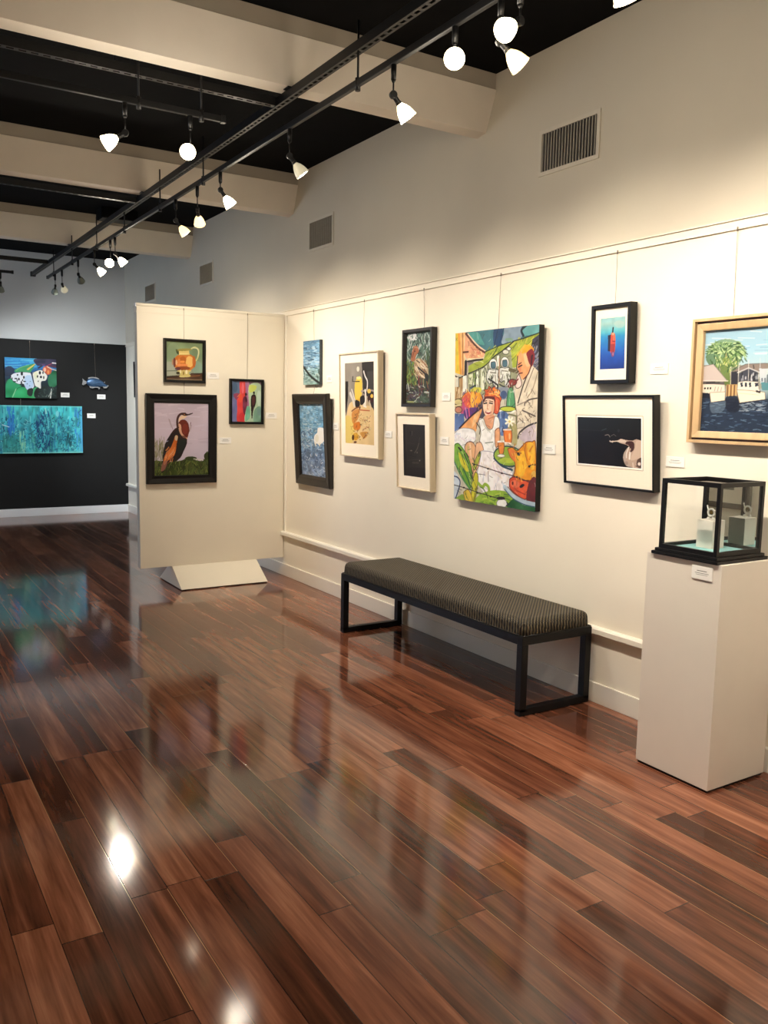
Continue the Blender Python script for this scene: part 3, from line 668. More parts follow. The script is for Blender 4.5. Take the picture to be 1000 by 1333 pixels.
# ---- heron in a dark frame
w_, h_ = .377, .549
t = picture('framed_heron_painting', 'dark framed busy painting of a tall heron among reeds, above the dark matted print', 'R', 5.045, 1.62, w_, h_, .04, .5)
ring(MB(), w_, h_, [(0, 0), (0, -.040), (.003, -.044), (.02, -.044), (.024, -.038), (.030, -.022), (.030, -.010)]).build('frame', M_brownf, t); backing(t, w_, h_, .018)
A = Art(140, 220, [(215,215),(575,165),(560,1210),(200,1245)], (70, 90, 80), seed=7)
A.grad([(0, (110,125,115)), (.3, (95,120,105)), (.6, (70,90,60)), (.8, (50,50,45)), (1, (60,75,60))]).mottle(12, 16, .9)
A.strokes(170, (210, 180, 575, 620), [(40,60,55), (170,190,185), (205,210,205), (75,110,95), (25,40,38), (130,160,150)], 13, 130, (1.1, 2.1), curve=.2)
A.strokes(50, (460, 480, 575, 900), [(60,85,50), (120,120,60), (30,45,35)], 14, 130, (1.3, 1.8)).strokes(60, (220, 600, 360, 960), [(110,140,50), (60,90,35), (140,160,80), (120,90,30)], 15, 80, (.9, 2.2))
A.poly([(300,440),(330,390),(370,400),(385,470),(350,520),(330,600),(300,620),(270,600),(280,540)], (165,100,65), True).line([(330,440),(290,560)], 10, (90,45,30)).line([(300,400),(375,420)], 8, (200,150,120)).ell(330, 470, 10, 8, (30,20,20))
A.poly([(330,600),(380,570),(440,600),(500,650),(520,740),(520,860),(470,860),(400,820),(350,800),(320,700)], (190,165,130), True).strokes(60, (330, 590, 510, 850), [(235,220,195), (60,45,40), (160,120,90), (215,190,150), (120,80,60)], 10, 80, (.5, 1.3))
A.line([(375,700),(430,750),(500,800)], 16, (25,22,22), True).poly([(470,780),(520,800),(520,900),(480,880)], (30,35,30), True)
A.line([(385,830),(390,950),(400,1100)], 15, (140,30,50)).line([(425,850),(425,960),(430,1090)], 12, (110,30,45)).line([(500,900),(520,1000),(505,1060)], 14, (150,95,45)).line([(450,850),(455,980)], 8, (190,160,110))
A.strokes(110, (205, 960, 560, 1230), [(25,22,30), (70,60,80), (120,135,125), (60,85,50), (190,195,180), (90,60,50)], 12, 60, curve=.6).ell(460, 1150, 70, 45, (70,90,70), al=.7).ell(500, 1055, 40, 14, (190,195,185)).line([(225,950),(245,1050)], 12, (215,220,215)).line([(210,970),(212,1030)], 9, (190,200,210)).line([(225,1220),(310,1215)], 16, (160,165,110)).line([(545,1120),(545,1200)], 9, (170,180,180))
A.strokes(14, (230, 200, 350, 300), [(225,225,225)], 16, 50)
A.build('painted_surface', -.157, .158, .027, .523, -.019, M_art, t); wire(t, h_, 2.44-1.62, .5, .03)

# ---- dark print in white mat
w_, h_ = .44, .547
t = picture('framed_dark_print', 'very dark print in a wide white mat and thin pale frame, below the heron painting', 'R', 5.046, 1.029, w_, h_, .045, 2.5)
ring(MB(), w_, h_, [(0, 0), (0, -.045), (.002, -.047), (.009, -.047), (.010, -.034), (.010, -.010)]).build('frame', M_grayw, t); backing(t, w_, h_, .03, .010)
A0 = (-.136, .145, .094, .468)
window(MB(), w_-.018, h_-.01, *A0, -.034).build('mat_board', M_matb, t)
A = Art(100, 170, [(165,250),(485,250),(500,1025),(185,985)], (46, 40, 34), seed=8); A.mottle(4, 6, .25)
A.poly([(165,250),(205,250),(225,1000),(185,985)], (28,22,20)).line([(205,300),(215,640)], 7, (75,70,62), True).line([(270,360),(280,400)], 16, (18,16,16)).line([(295,350),(290,410)], 8, (95,90,78)).line([(395,520),(370,600),(335,660)], 11, (98,92,80), True).line([(405,440),(395,500)], 7, (80,76,66)).ell(285, 630, 18, 9, (110,104,90)).ell(370, 655, 10, 14, (105,100,88)).ell(408, 770, 9, 9, (150,145,130))
A.poly([(300,790),(395,790),(395,815),(300,815)], (72,66,56)).line([(235,770),(480,745)], 5, (70,66,56)).line([(230,520),(330,530)], 5, (66,60,50)).line([(240,690),(350,720)], 8, (26,22,20)).poly([(230,870),(480,870),(495,1015),(235,990)], (30,20,20), al=.6)
A.build('print', *A0, -.0335, M_print, t)

# ---- the big colourful canvas (sheet coordinates of the drawing below)
w_, h_ = .806, 1.09
t = picture('colourful_painting', 'large unframed colourful painting with red-haired woman, man in cream coat and orange cow', 'R', 4.158, 1.013, w_, h_, .04, 1.3)
bx('stretched_canvas', M_blk, -w_/2, w_/2, -.040, 0, 0, h_, t, .0015)
A = Art(300, 470, [(13,200),(930,99),(886,2124),(10,2001)], (205, 200, 180), seed=11); A.lk = 1.4
P, L, E = A.poly, A.line, A.ell
P([(0,180),(940,80),(940,260),(620,330),(480,350),(340,410),(120,200)], (62,112,122), tex=30)
P([(440,140),(520,130),(530,320),(460,340),(430,300)], (42,72,108), True, tex=20); P([(560,130),(720,110),(740,240),(600,300),(520,310),(545,200)], (128,148,165), True, tex=30); E(600,270,45,20,(120,160,110),al=.6); P([(150,200),(260,190),(300,260),(330,330),(230,300)], (85,158,150), True, tex=20)
P([(770,110),(940,90),(925,200),(770,230),(740,190)], (92,152,152), tex=30); L([(790,110),(735,165),(755,225)], 16, (22,38,45), True); L([(480,150),(440,330)], 8, (28,52,80)); L([(540,150),(500,300)], 10, (30,60,95)); L([(250,190),(265,270)],5,(130,170,160))
P([(0,190),(68,195),(85,660),(0,630)], (226,186,52)); P([(60,190),(128,190),(122,670),(75,655)], (232,180,110)); L([(52,210),(75,640)], 18, (225,150,50)); L([(92,200),(100,650)], 8, (150,95,60)); L([(112,210),(118,660)], 6, (245,215,175)); L([(28,205),(40,600)],12,(205,190,60))
P([(125,200),(200,290),(345,410),(315,480),(150,505),(110,420)], (228,165,125), tex=50); L([(128,205),(200,295),(265,365),(340,412)], 14, (92,48,34), True); L([(150,205),(215,285),(275,345),(345,396)], 8, (240,205,175), True); L([(100,410),(155,405)], 12, (95,50,30)); A.strokes(30,(150,330,300,460),[(245,205,150),(200,120,95)],8,22)
P([(145,478),(325,466),(320,490),(150,510)], (242,220,180)); L([(150,512),(250,494),(315,490)], 14, (26,18,16)); L([(130,515),(128,665)], 24, (32,24,24)); L([(150,520),(150,650)], 8, (150,120,120)); P([(155,520),(220,505),(200,560),(160,600)], (95,88,92), al=.7)
P([(155,640),(158,560),(230,520),(325,492),(345,410),(400,370),(480,345),(620,300),(930,190),(925,240),(880,310),(800,340),(760,360),(690,430),(690,570),(640,580),(615,340),(520,400),(440,455),(330,560)], (158,172,52), tex=40)
A.strokes(60,(350,360,640,520),[(190,195,80),(105,125,35),(130,150,45)],8,60,(2.0,2.6)); A.strokes(36,(640,260,860,480),[(190,190,60),(110,120,30),(205,200,80)],8,90,(1.7,2.4)); L([(925,195),(760,255),(640,290)],7,(30,38,30)); L([(480,345),(430,440)],7,(60,75,30)); L([(340,405),(480,343),(620,296)],6,(35,50,35))
L([(160,645),(330,565),(440,455),(520,400),(650,290)], 9, (30,32,26), True)
P([(155,655),(330,575),(440,465),(520,405),(612,345),(640,585),(690,580),(690,700),(640,840),(480,900),(160,860)], (148,152,118), tex=50)
P([(0,700),(98,690),(98,1000),(0,1000)], (192,160,112), tex=30); L([(0,660),(60,690),(120,662)], 9, (40,34,28), True); A.strokes(16,(15,720,90,960),[(225,205,165),(150,110,65)],9,120,(1.45,1.7))
for q,c in (((18,690,55,790),(225,222,205)),((102,672,145,845),(238,240,228)),((165,655,212,760),(222,226,188)),((212,640,240,800),(118,140,72)),((245,625,275,830),(236,242,222)),((300,590,335,820),(230,234,212)),((340,560,370,690),(205,208,180)),((470,450,500,560),(235,238,225))):
    P([(q[0],q[1]),(q[2],q[1]-10),(q[2],q[3]),(q[0],q[3])], c); L([(q[2],q[1]-10),(q[2]+2,q[3])], 6, (52,54,42))
A.strokes(30,(160,600,360,830),[(60,66,40),(90,110,60),(240,244,230)],6,50,(1.3,1.8)); L([(180,800),(240,770)],10,(30,40,50)); E(200,800,26,12,(70,90,110))
for x,y in ((430,540),(556,520)):
    P([(x-50,y+55),(x-70,y+110),(x-72,y+165),(x-40,y+215),(x-5,y+200),(x+5,y+260),(x+48,y+245),(x+60,y+170),(x+62,y+100),(x+45,y+55)], (228,230,222), True, (58,62,56), 6, tex=25)
    E(x,y,44,62,(240,241,236),(90,92,86),4); P([(x-24,y-22),(x+20,y-26),(x+26,y+30),(x+10,y+48),(x-14,y+46),(x-26,y+24)],(70,104,118),True,(52,60,64),4,tex=50); L([(x-30,y+90),(x+30,y+95)],6,(95,92,70)); L([(x-20,y+130),(x-30,y+200)],6,(90,88,75)); L([(x+22,y+120),(x+30,y+190)],6,(120,118,96))
E(565,405,34,26,(222,222,205),(60,60,50),4); E(600,370,22,20,(235,235,225),(60,60,50),4); L([(496,480),(494,740)],9,(182,140,110)); L([(610,600),(690,620)],22,(98,90,60))
P([(470,800),(600,800),(600,900),(500,920)],(140,150,165),True,tex=40); E(545,870,35,45,(70,90,130)); L([(380,700),(470,760),(480,800)],12,(30,28,30),True); L([(500,760),(560,780),(600,700)],8,(40,42,40),True)
P([(850,270),(940,200),(925,620),(865,560),(850,420)], (82,80,92), tex=60); A.strokes(24,(850,260,920,580),[(30,28,36),(150,150,140),(120,120,150)],8,60,(1.8,2.6))
P([(845,545),(915,610),(905,1200),(885,1410),(800,1390),(700,1340),(665,1250),(665,1100),(660,960),(668,830),(690,790),(740,720),(800,640)], (226,214,190), tex=16)
L([(845,548),(800,650),(745,800),(700,960)], 9, (58,48,42), True); L([(868,580),(815,720),(770,840)], 6, (120,104,88), True); L([(912,620),(860,800),(800,900)],6,(150,130,105),True); L([(905,905),(830,920),(780,950),(770,985)], 8, (62,50,44), True); L([(690,985),(790,940)],7,(150,135,120)); L([(750,1040),(820,1070),(885,1100)], 8, (70,60,56), True); L([(668,980),(690,1100),(680,1240)],7,(120,106,92),True); L([(700,1340),(720,1280),(800,1210),(895,1170)], 11, (48,42,52), True)
P([(715,1340),(735,1285),(805,1225),(888,1200),(885,1400),(800,1390)], (205,190,200), True, tex=20); L([(690,1180),(780,1160)],8,(240,236,220)); L([(670,1240),(760,1220)],7,(170,160,140))
P([(692,445),(740,395),(800,410),(845,480),(840,560),(800,650),(745,705),(720,650),(700,610),(684,580),(700,530)], (234,168,112), True); P([(760,430),(830,450),(835,540),(790,560)],(245,195,145),True,al=.8); P([(700,520),(735,540),(725,640),(705,610)],(215,120,80),True,al=.6)
P([(735,420),(775,335),(840,335),(870,390),(820,430),(780,410)], (240,165,35), True); P([(790,415),(850,370),(880,460),(850,560),(815,520),(800,470)], (128,34,36), True); P([(840,440),(862,430),(850,540),(835,560)],(60,20,26)); L([(690,445),(735,380),(775,330)], 14, (228,180,62)); L([(694,450),(690,520),(684,580),(705,620)],7,(60,30,24),True)
L([(702,570),(742,548)], 8, (40,22,20)); L([(700,545),(735,520)],6,(60,30,26)); L([(708,640),(745,632)], 8, (110,45,40)); L([(760,700),(810,640),(838,560)], 8, (92,40,32), True)
P([(680,700),(705,650),(725,690),(740,760),(700,800),(672,780)], (238,215,205), True, (80,56,56), 5); E(640,735,44,34,(150,56,46),(70,24,24),6); L([(665,740),(700,700)],10,(120,46,40)); P([(590,760),(640,765),(640,800),(600,800)],(110,34,34),True)
P([(590,840),(605,800),(635,795),(655,850),(670,990),(640,1015),(578,1000)], (88,158,108), True, (34,66,52), 6); L([(615,830),(608,980)],10,(130,190,140)); E(590,1025,86,28,(196,206,64),(60,74,34),6); L([(510,1045),(590,1075),(665,1045)],12,(238,238,225),True)
P([(478,1080),(540,1050),(600,1090),(600,1200),(560,1300),(515,1310),(488,1210)], (92,122,172), True, tex=50); A.strokes(16,(485,1080,590,1290),[(50,64,110),(150,170,205)],9,60,(1.2,1.9)); L([(600,1080),(680,1100),(690,1340)],10,(120,120,80)); P([(600,1180),(680,1200),(690,1400),(640,1400),(600,1300)],(180,172,120),True,tex=40)
E(205,930,116,96,(240,150,42),(110,50,30),5); E(118,985,42,110,(196,84,122),None,5,.25); E(150,930,40,80,(226,96,60),al=.8); E(215,930,32,85,(248,190,70)); E(270,905,30,70,(235,160,40)); L([(240,850),(225,1010)],7,(190,100,30)); P([(180,840),(220,795),(300,800),(290,850),(230,840)], (205,205,70), True); P([(120,1040),(250,1010),(270,1060),(190,1130),(130,1130)],(110,70,140),True,tex=60); L([(130,1020),(150,1130)],10,(190,130,190)); L([(165,1010),(175,1110)],10,(225,90,110))
P([(0,930),(90,900),(95,1000),(0,1020)],(150,120,70)); E(50,955,44,34,(205,190,130),(60,50,40),5); L([(5,1000),(80,985)],9,(225,215,165)); E(55,1040,38,34,(196,132,104),(60,30,26),5); P([(0,1075),(60,1085),(115,1080),(120,1180),(70,1240),(0,1290)], (84,112,166), tex=60)
P([(260,1000),(350,920),(340,1100),(250,1150)],(48,48,72),True,al=.85)
P([(335,900),(345,845),(330,820),(372,812),(385,778),(415,800),(450,780),(470,812),(505,830),(498,870),(520,910),(505,960),(480,1000),(400,900)],(226,102,42),True,(100,40,24),5); E(440,845,62,40,(246,156,62)); E(410,830,40,20,(236,120,40)); P([(445,880),(505,930),(495,1040),(470,1080),(430,1040)], (222,92,52), True, (110,38,28), 5); A.strokes(16,(350,820,490,900),[(250,190,110),(180,60,30)],7,50,(-.5,.5)); L([(470,930),(476,1040)],8,(245,160,110))
P([(330,925),(350,900),(420,895),(442,930),(446,1020),(428,1090),(395,1125),(370,1120),(335,1080),(318,1000)], (246,210,180), True, (90,44,34), 5)
P([(340,905),(440,895),(452,960),(438,930),(360,915),(326,960)],(90,26,28),True); L([(332,968),(362,962)], 9, (34,22,22)); L([(392,962),(424,968)], 9, (34,22,22)); L([(328,945),(362,938)],6,(80,40,30)); L([(392,940),(428,948)],6,(80,40,30)); L([(372,975),(366,1025),(380,1030)],5,(190,120,90)); L([(352,1062),(380,1075),(408,1060)], 11, (150,44,44), True); L([(356,1060),(402,1058)],4,(250,240,235)); P([(420,980),(444,1000),(428,1080),(405,1100)],(225,165,130),True,al=.7)
P([(345,1105),(440,1090),(450,1160),(430,1235),(385,1245),(335,1190)], (226,162,122), True); L([(380,1135),(440,1110)],8,(190,120,85)); L([(360,1200),(400,1225)],6,(190,120,90))
P([(276,1150),(325,1130),(350,1200),(385,1245),(428,1230),(450,1110),(492,1130),(502,1220),(455,1290),(470,1400),(445,1500),(350,1490),(290,1390),(300,1280)], (250,250,247), True, (120,120,112), 5); A.strokes(20,(300,1260,450,1470),[(215,220,215),(240,240,240),(190,196,190)],7,60,(.6,2.4)); L([(350,1395),(430,1385)],8,(150,160,150)); L([(320,1160),(350,1230),(400,1262)],8,(210,205,190),True)
P([(452,1262),(500,1235),(505,1380),(470,1440),(455,1400)], (232,170,122), True, (120,70,50), 5)
P([(300,1020),(300,1080),(262,1180),(235,1280),(80,1260),(65,1240),(190,1120)], (236,168,102), True); P([(230,1100),(285,1050),(240,1180),(200,1230)],(246,205,150),True,al=.8); L([(305,1015),(190,1110),(65,1240)], 12, (48,30,40), True); L([(300,1080),(262,1180),(250,1240)],6,(120,66,50),True); L([(252,1180),(290,1240),(285,1300)],8,(80,76,66),True)
P([(0,1310),(85,1240),(225,1260),(240,1370),(180,1400),(70,1430),(0,1430)], (246,246,246), True, (130,130,140), 4); A.strokes(22,(10,1290,220,1400),[(215,220,235),(235,225,235),(250,250,250)],9,60); E(150,1300,70,50,(250,250,250),al=.7)
P([(0,1430),(130,1420),(130,1700),(0,1640)],(225,230,225)); P([(125,1440),(150,1395),(200,1385),(240,1430),(250,1540),(235,1640),(215,1760),(170,1640),(140,1540)], (232,178,130), True, (90,60,50), 6); P([(250,1400),(300,1390),(330,1480),(300,1600),(250,1700),(215,1800),(225,1640),(235,1520)], (236,186,146), True, (110,76,66), 5); L([(185,1420),(195,1560)],12,(246,212,175),True)
P([(310,1480),(440,1500),(520,1600),(640,1680),(625,1790),(570,1930),(470,1900),(330,1930),(265,1760),(290,1600)], (247,242,243), True, (150,150,170), 4, tex=14); A.strokes(40,(300,1560,600,1900),[(232,214,222),(215,222,235),(250,250,250),(240,228,214)],10,90,(.4,1.9)); L([(440,1500),(520,1610),(640,1690)],9,(150,190,205),True); L([(380,1700),(385,1810)],5,(110,104,110)); L([(275,1730),(350,1740)],4,(120,116,120))
E(600,1535,160,108,(152,184,60),(36,66,76),9,.12,tex=20); L([(445,1560),(530,1640),(640,1680)],12,(28,62,88),True); E(590,1580,80,30,(190,205,70),al=.7)
P([(545,1255),(625,1250),(632,1370),(600,1400),(560,1375)], (236,132,52), True, (140,60,30), 6); L([(545,1250),(625,1248)],9,(250,240,225)); E(610,1320,10,36,(250,190,120)); P([(486,1390),(548,1385),(545,1500),(505,1510)], (232,140,58), True, (120,70,40), 6); L([(486,1380),(548,1375)],12,(250,248,240)); E(520,1530,42,17,(248,246,236),(130,120,100),4); L([(560,1390),(620,1395)],10,(240,225,215))
for k in range(7):
    a=2*PI*k/7; L([(610,1160),(610+46*math.cos(a),1160+50*math.sin(a))],13,(250,246,226))
E(610,1160,13,13,(225,205,120)); L([(615,1200),(640,1260)],6,(90,110,60))
P([(590,1455),(640,1440),(690,1475),(740,1430),(790,1380),(850,1375),(890,1400),(890,1800),(840,1830),(760,1800),(650,1775),(665,1700),(668,1600),(620,1540)], (240,158,34), True, (120,60,24), 6, tex=24); P([(700,1500),(770,1480),(790,1600),(760,1740),(690,1720),(690,1600)], (250,196,52), True, al=.8); P([(600,1460),(670,1480),(670,1590),(620,1540)],(228,120,60),True,al=.8); P([(800,1400),(870,1400),(880,1560),(830,1600)],(250,205,70),True,al=.7); L([(785,1400),(775,1480),(800,1580)],6,(170,90,30),True)
E(706,1512,20,16,(26,20,22),None,4,.5); L([(680,1490),(735,1500)],6,(90,40,24)); L([(820,1640),(880,1620)],14,(30,24,30)); E(855,1650,22,26,(240,190,60)); P([(850,1700),(888,1690),(885,1790),(840,1770)],(236,190,90),True)
P([(612,1780),(660,1755),(760,1790),(830,1800),(822,1930),(775,1990),(690,1945),(615,1870)], (218,84,46), True, (110,30,24), 6, tex=30); E(670,1830,50,40,(236,130,95),None,4,.3,.7); E(745,1848,30,17,(34,18,20),None,4,-.6); E(646,1822,10,20,(90,26,24)); L([(690,1900),(780,1940)],7,(170,50,34)); P([(820,1810),(890,1760),(888,2050),(830,2030),(790,1990)], (104,38,40), True, tex=40)
P([(0,2010),(10,1700),(50,1740),(85,1850),(40,2010)],(206,220,232)); P([(230,2050),(250,1990),(330,1930),(470,1900),(640,1935),(740,2060),(900,2090),(900,2150),(200,2050)], (154,192,64), True, tex=30); P([(600,2100),(650,1990),(760,2050),(900,2080),(900,2140)], (42,94,52), True, tex=50); A.strokes(30,(260,1940,620,2060),[(190,210,90),(110,150,50),(90,130,50)],9,60,(-.4,.6))
P([(0,2010),(100,1950),(240,1990),(260,2060),(0,2030)],(140,175,70),tex=40)
L([(560,1865),(650,1960),(770,2020),(880,2045)], 30, (184,206,222), True); L([(560,1890),(650,1985),(770,2045),(880,2068)],7,(60,90,120),True); L([(590,1860),(670,1940),(780,1995)],5,(110,60,60),True)
E(530,2040,56,48,(250,250,248),(120,130,140),4); E(520,1985,48,18,(40,30,34)); L([(585,2030),(600,2050),(580,2065)],10,(40,44,60))
P([(10,1430),(55,1405),(120,1480),(165,1560),(205,1700),(192,1880),(130,1810),(70,1690),(15,1610)], (116,168,58), True, (50,86,40), 6, tex=30); P([(60,1500),(110,1560),(160,1650),(175,1700),(140,1700),(80,1610)],(214,206,52),True); L([(60,1440),(150,1600),(195,1850)],10,(176,206,110),True); L([(90,1640),(150,1760),(190,1860)],10,(40,96,60),True); L([(60,1450),(85,1480)],14,(26,24,20)); L([(120,1520),(165,1620)],9,(30,60,36)); L([(20,1610),(90,1760),(190,1900)],12,(70,140,80),True)
P([(215,1650),(250,1560),(290,1490),(296,1540),(262,1640),(232,1690)], (190,196,70), True, (70,80,40), 5); L([(292,1488),(280,1540)],9,(40,50,36)); P([(205,1850),(238,1720),(272,1750),(262,1900),(232,2040),(200,2030)], (214,206,52), True, (90,90,36), 6); P([(115,1930),(165,1900),(200,1960),(210,2040),(140,2020)],(225,196,70),True,(120,90,40),5); L([(275,1830),(320,1870),(350,1840),(390,1880),(385,2000)],22,(156,190,66),True); L([(300,1870),(340,1900),(380,1985)],6,(50,80,40),True); L([(255,1870),(225,2030)],6,(60,70,34))
L([(0,1755),(55,1775),(78,1840),(30,2000)],10,(42,60,104),True); L([(0,1600),(40,1640)],6,(120,130,140))
L([(210,1620),(380,1670),(530,1716),(690,1752),(820,1806)], 6, (66,48,50)); L([(0,1850),(120,1880),(280,1930),(420,1970),(480,1985)], 6, (56,50,46))
A.strokes(70,(150,600,660,860),[(40,44,30),(235,238,225),(110,125,80),(60,60,60)],5,40,(1.1,2.1),.8); A.strokes(40,(680,820,900,1330),[(120,104,86),(245,236,214),(90,76,66)],5,60,(.6,2.6),.7); A.strokes(40,(100,820,320,1080),[(110,50,40),(250,190,80),(90,60,120)],6,34,(1.0,2.2),.8); A.strokes(26,(640,1400,880,1780),[(200,110,20),(250,205,80)],8,60,(1.1,2.2),.7); A.strokes(26,(20,1440,240,1980),[(60,100,40),(190,210,90),(30,60,30)],6,90,(1.0,1.6),.8)
for x,y in ((380,1672),(530,1718),(690,1754),(120,1880),(265,1930),(410,1968),(232,1628)): E(x,y,12,10,(38,30,34))
A.mottle(34, 50, .14); A.strokes(80,(20,230,900,2080),[(40,34,36),(70,56,50),(250,246,236)],4,44,(.3,2.8),.55,.3)
A.build('painted_surface', -w_/2, w_/2, 0, h_, -.0406, M_art, t); wire(t, h_, 2.44-1.013, 1.3, -.02)

# ---- red buoy
w_, h_ = .271, .411
t = picture('framed_buoy_picture', 'small black framed picture of a red buoy on deep blue, in white mat', 'R', 3.213, 1.758, w_, h_, .05, 2.2)
ring(MB(), w_, h_, [(0, 0), (0, -.050), (.0015, -.052), (.018, -.052), (.020, -.050), (.020, -.010)]).build('frame', M_blk, t); backing(t, w_, h_, .03, .015)
A0 = (-.080, .092, .076, .341)
window(MB(), w_-.034, h_-.034, *A0[:2], A0[2]-.017, A0[3]-.017, -.036).build('mat_board', M_matb, t).location = (0, 0, .017)
A = Art(110, 170, [(215,355),(548,308),(535,1012),(205,1035)], (40,110,190), seed=12)
A.grad([(0, (150,205,210)), (.12, (165,205,200)), (.27, (95,190,205)), (.36, (50,150,205)), (.6, (36,105,190)), (.8, (26,72,165)), (1, (20,50,135))]).mottle(8, 14, .08)
E = A.ell; A.ell(460, 420, 70, 50, (190,205,195), al=.5)
A.poly([(310,572),(350,565),(355,690),(345,790),(308,785)], (42,26,48)).poly([(350,560),(375,535),(405,560),(408,680),(400,790),(375,800),(342,790)], (205,78,52), True).poly([(375,560),(404,570),(406,640),(378,650)], (235,110,75)).line([(372,650),(402,650)], 12, (120,30,30)).poly([(345,690),(403,685),(398,790),(345,790)], (160,50,42)).line([(378,470),(372,530)], 20, (30,44,52)).line([(380,470),(378,500)], 8, (20,30,36)).poly([(360,540),(392,535),(394,565),(360,570)], (230,160,120)).poly([(355,795),(395,795),(385,855),(360,850)], (120,64,110), True).ell(378, 820, 8, 24, (170,110,140)).line([(372,400),(376,470)], 3, (120,165,165))
A.build('print', *A0, -.0365+.001, M_print, t); wire(t, h_, 2.44-1.758, 2.2, -.02)

# ---- white bird photograph
w_, h_ = .642, .489
t = picture('framed_bird_photograph', 'wide black framed dark photograph with a white bird bending in from the right', 'R', 3.20, 1.21, w_, h_, .045, 4.7)
ring(MB(), w_, h_, [(0, 0), (0, -.045), (.0015, -.047), (.010, -.047), (.012, -.045), (.012, -.010)]).build('frame', M_blk, t); backing(t, w_, h_, .03, .008)
A0 = (-.215, .232, .117, .372)
window(MB(), w_-.02, h_-.02, *A0[:2], A0[2]-.01, A0[3]-.01, -.034).build('mat_board', M_matb, t).location = (0, 0, .010)
ml = MB()
x0, x1, z0, z1 = A0[0]-.012, A0[1]+.012, A0[2]-.012, A0[3]+.012
for a, b, c, d in ((x0, x1, z0, z0+.0018), (x0, x1, z1-.0018, z1), (x0, x0+.0018, z0, z1), (x1-.0018, x1, z0, z1)): ml.box(a, b, -.0366, -.036, c, d)
ml.build('mat_line', M_line, t)
mb_ = MB()
for a, b, c, d in ((A0[0]-.004, A0[1]+.004, A0[2]-.004, A0[2]), (A0[0]-.004, A0[1]+.004, A0[3], A0[3]+.004), (A0[0]-.004, A0[0], A0[2], A0[3]), (A0[1], A0[1]+.004, A0[2], A0[3])): mb_.box(a, b, -.0366, -.036, c, d)
mb_.build('mat_bevel', M_bevel, t)
A = Art(230, 160, [(145,270),(735,270),(742,740),(152,700)], (22, 16, 15), seed=13); A.mottle(6, 5, .3)
A.poly([(145,270),(735,270),(738,410),(148,395)], (24,22,18)).line([(400,435),(430,430),(445,450)], 6, (150,140,132), True).line([(370,390),(410,375)], 7, (60,70,72)).line([(455,440),(480,425),(500,440)], 5, (110,104,98)).ell(525, 390, 10, 14, (48,46,48)).line([(160,385),(370,395)], 4, (40,38,36))
A.poly([(443,488),(510,482),(545,466),(580,472),(650,480),(690,466),(730,480),(745,500),(745,740),(690,740),(630,720),(590,700),(580,640),(600,570),(640,545),(600,520),(545,505),(510,492),(460,498)], (196,170,152), True)
A.poly([(445,488),(520,482),(545,468),(580,474),(600,495),(545,500),(510,492)], (222,205,190), True).poly([(600,490),(650,485),(672,510),(668,560),(640,590),(620,600),(640,560),(620,525),(590,510)], (70,40,36), True).poly([(690,480),(745,490),(745,620),(700,650),(640,660),(660,590),(680,540)], (214,190,170), True).poly([(575,600),(615,540),(628,550),(600,600),(598,670),(640,720),(600,715),(572,660)], (188,170,158), True)
A.line([(622,540),(600,600),(600,640)], 8, (240,235,228), True).line([(632,590),(628,650)], 14, (246,240,232), True).poly([(700,660),(745,640),(745,740),(700,720)], (90,66,58), True).ell(720, 695, 14, 16, (240,225,210)).line([(660,690),(665,725)], 12, (225,205,190)).line([(690,715),(740,735)], 9, (110,84,74)).ell(600, 690, 16, 18, (170,145,135)).line([(445,484),(470,500)], 7, (200,188,178))
A.build('print', *A0, -.0355, M_print, t)

# ---- harbour painting at the right edge
w_, h_ = .86, .578
t = picture('framed_harbour_painting', 'harbour painting of white boats and a palm in light wood frame at right edge', 'R', 2.27, 1.47, w_, h_, .05, .5)
ring(MB(), w_, h_, [(0, 0), (0, -.050), (.001, -.051), (.013, -.051), (.014, -.049), (.014, -.03)]).build('frame', M_lightw, t)
ring(MB(), w_, h_, [(.014, -.03), (.0245, -.03)]).build('dark_groove', M_darkw, t)
ring(MB(), w_, h_, [(.0245, -.02), (.0245, -.045), (.027, -.046), (.052, -.040), (.056, -.038), (.056, -.010)]).build('frame_liner', M_lightw, t); backing(t, w_, h_, .022)
ax0, ax1, az0, az1 = -.374, .374, .054, .524
A = Art(260, 200, [(132,208),(772,150),(772,1158),(132,1143)], (140,180,200), dst=((0,0),(.42,0),(.46,1),(0,1)), seed=14)
A.grad([(0, (150,185,205)), (.2, (160,200,220)), (.45, (185,208,215)), (.6, (150,170,175)), (.72, (60,80,100)), (1, (30,46,70))])
P, L, E = A.poly, A.line, A.ell
A.strokes(40,(120,190,1500,430),[(200,212,218),(140,180,205),(215,222,225)],9,180,(-.1,.1)); P([(132,545),(1700,520),(1700,760),(132,760)],(150,150,135))
P([(150,480),(180,380),(260,310),(380,290),(500,330),(530,420),(500,520),(420,560),(300,570),(200,550)],(92,124,78),True,tex=60,al=.75)
for cx_, cy_, n, R, yy0 in ((355, 440, 460, 200, 300),):
    for k in range(n):
        a = A.rng.uniform(-PI, .35) if k % 2 else A.rng.uniform(-PI*.95, -.05); r = A.rng.uniform(20, R)*(.75 if abs(math.sin(a)) > .9 else 1)
        x, y = cx_+r*math.cos(a), cy_+r*.78*math.sin(a)
        L([(x, y), (x+26*math.cos(a+.4), y+22*math.sin(a+.4)+14)], 8, [(62,98,52),(120,155,92),(196,216,160),(38,66,40),(150,180,120)][k % 5])
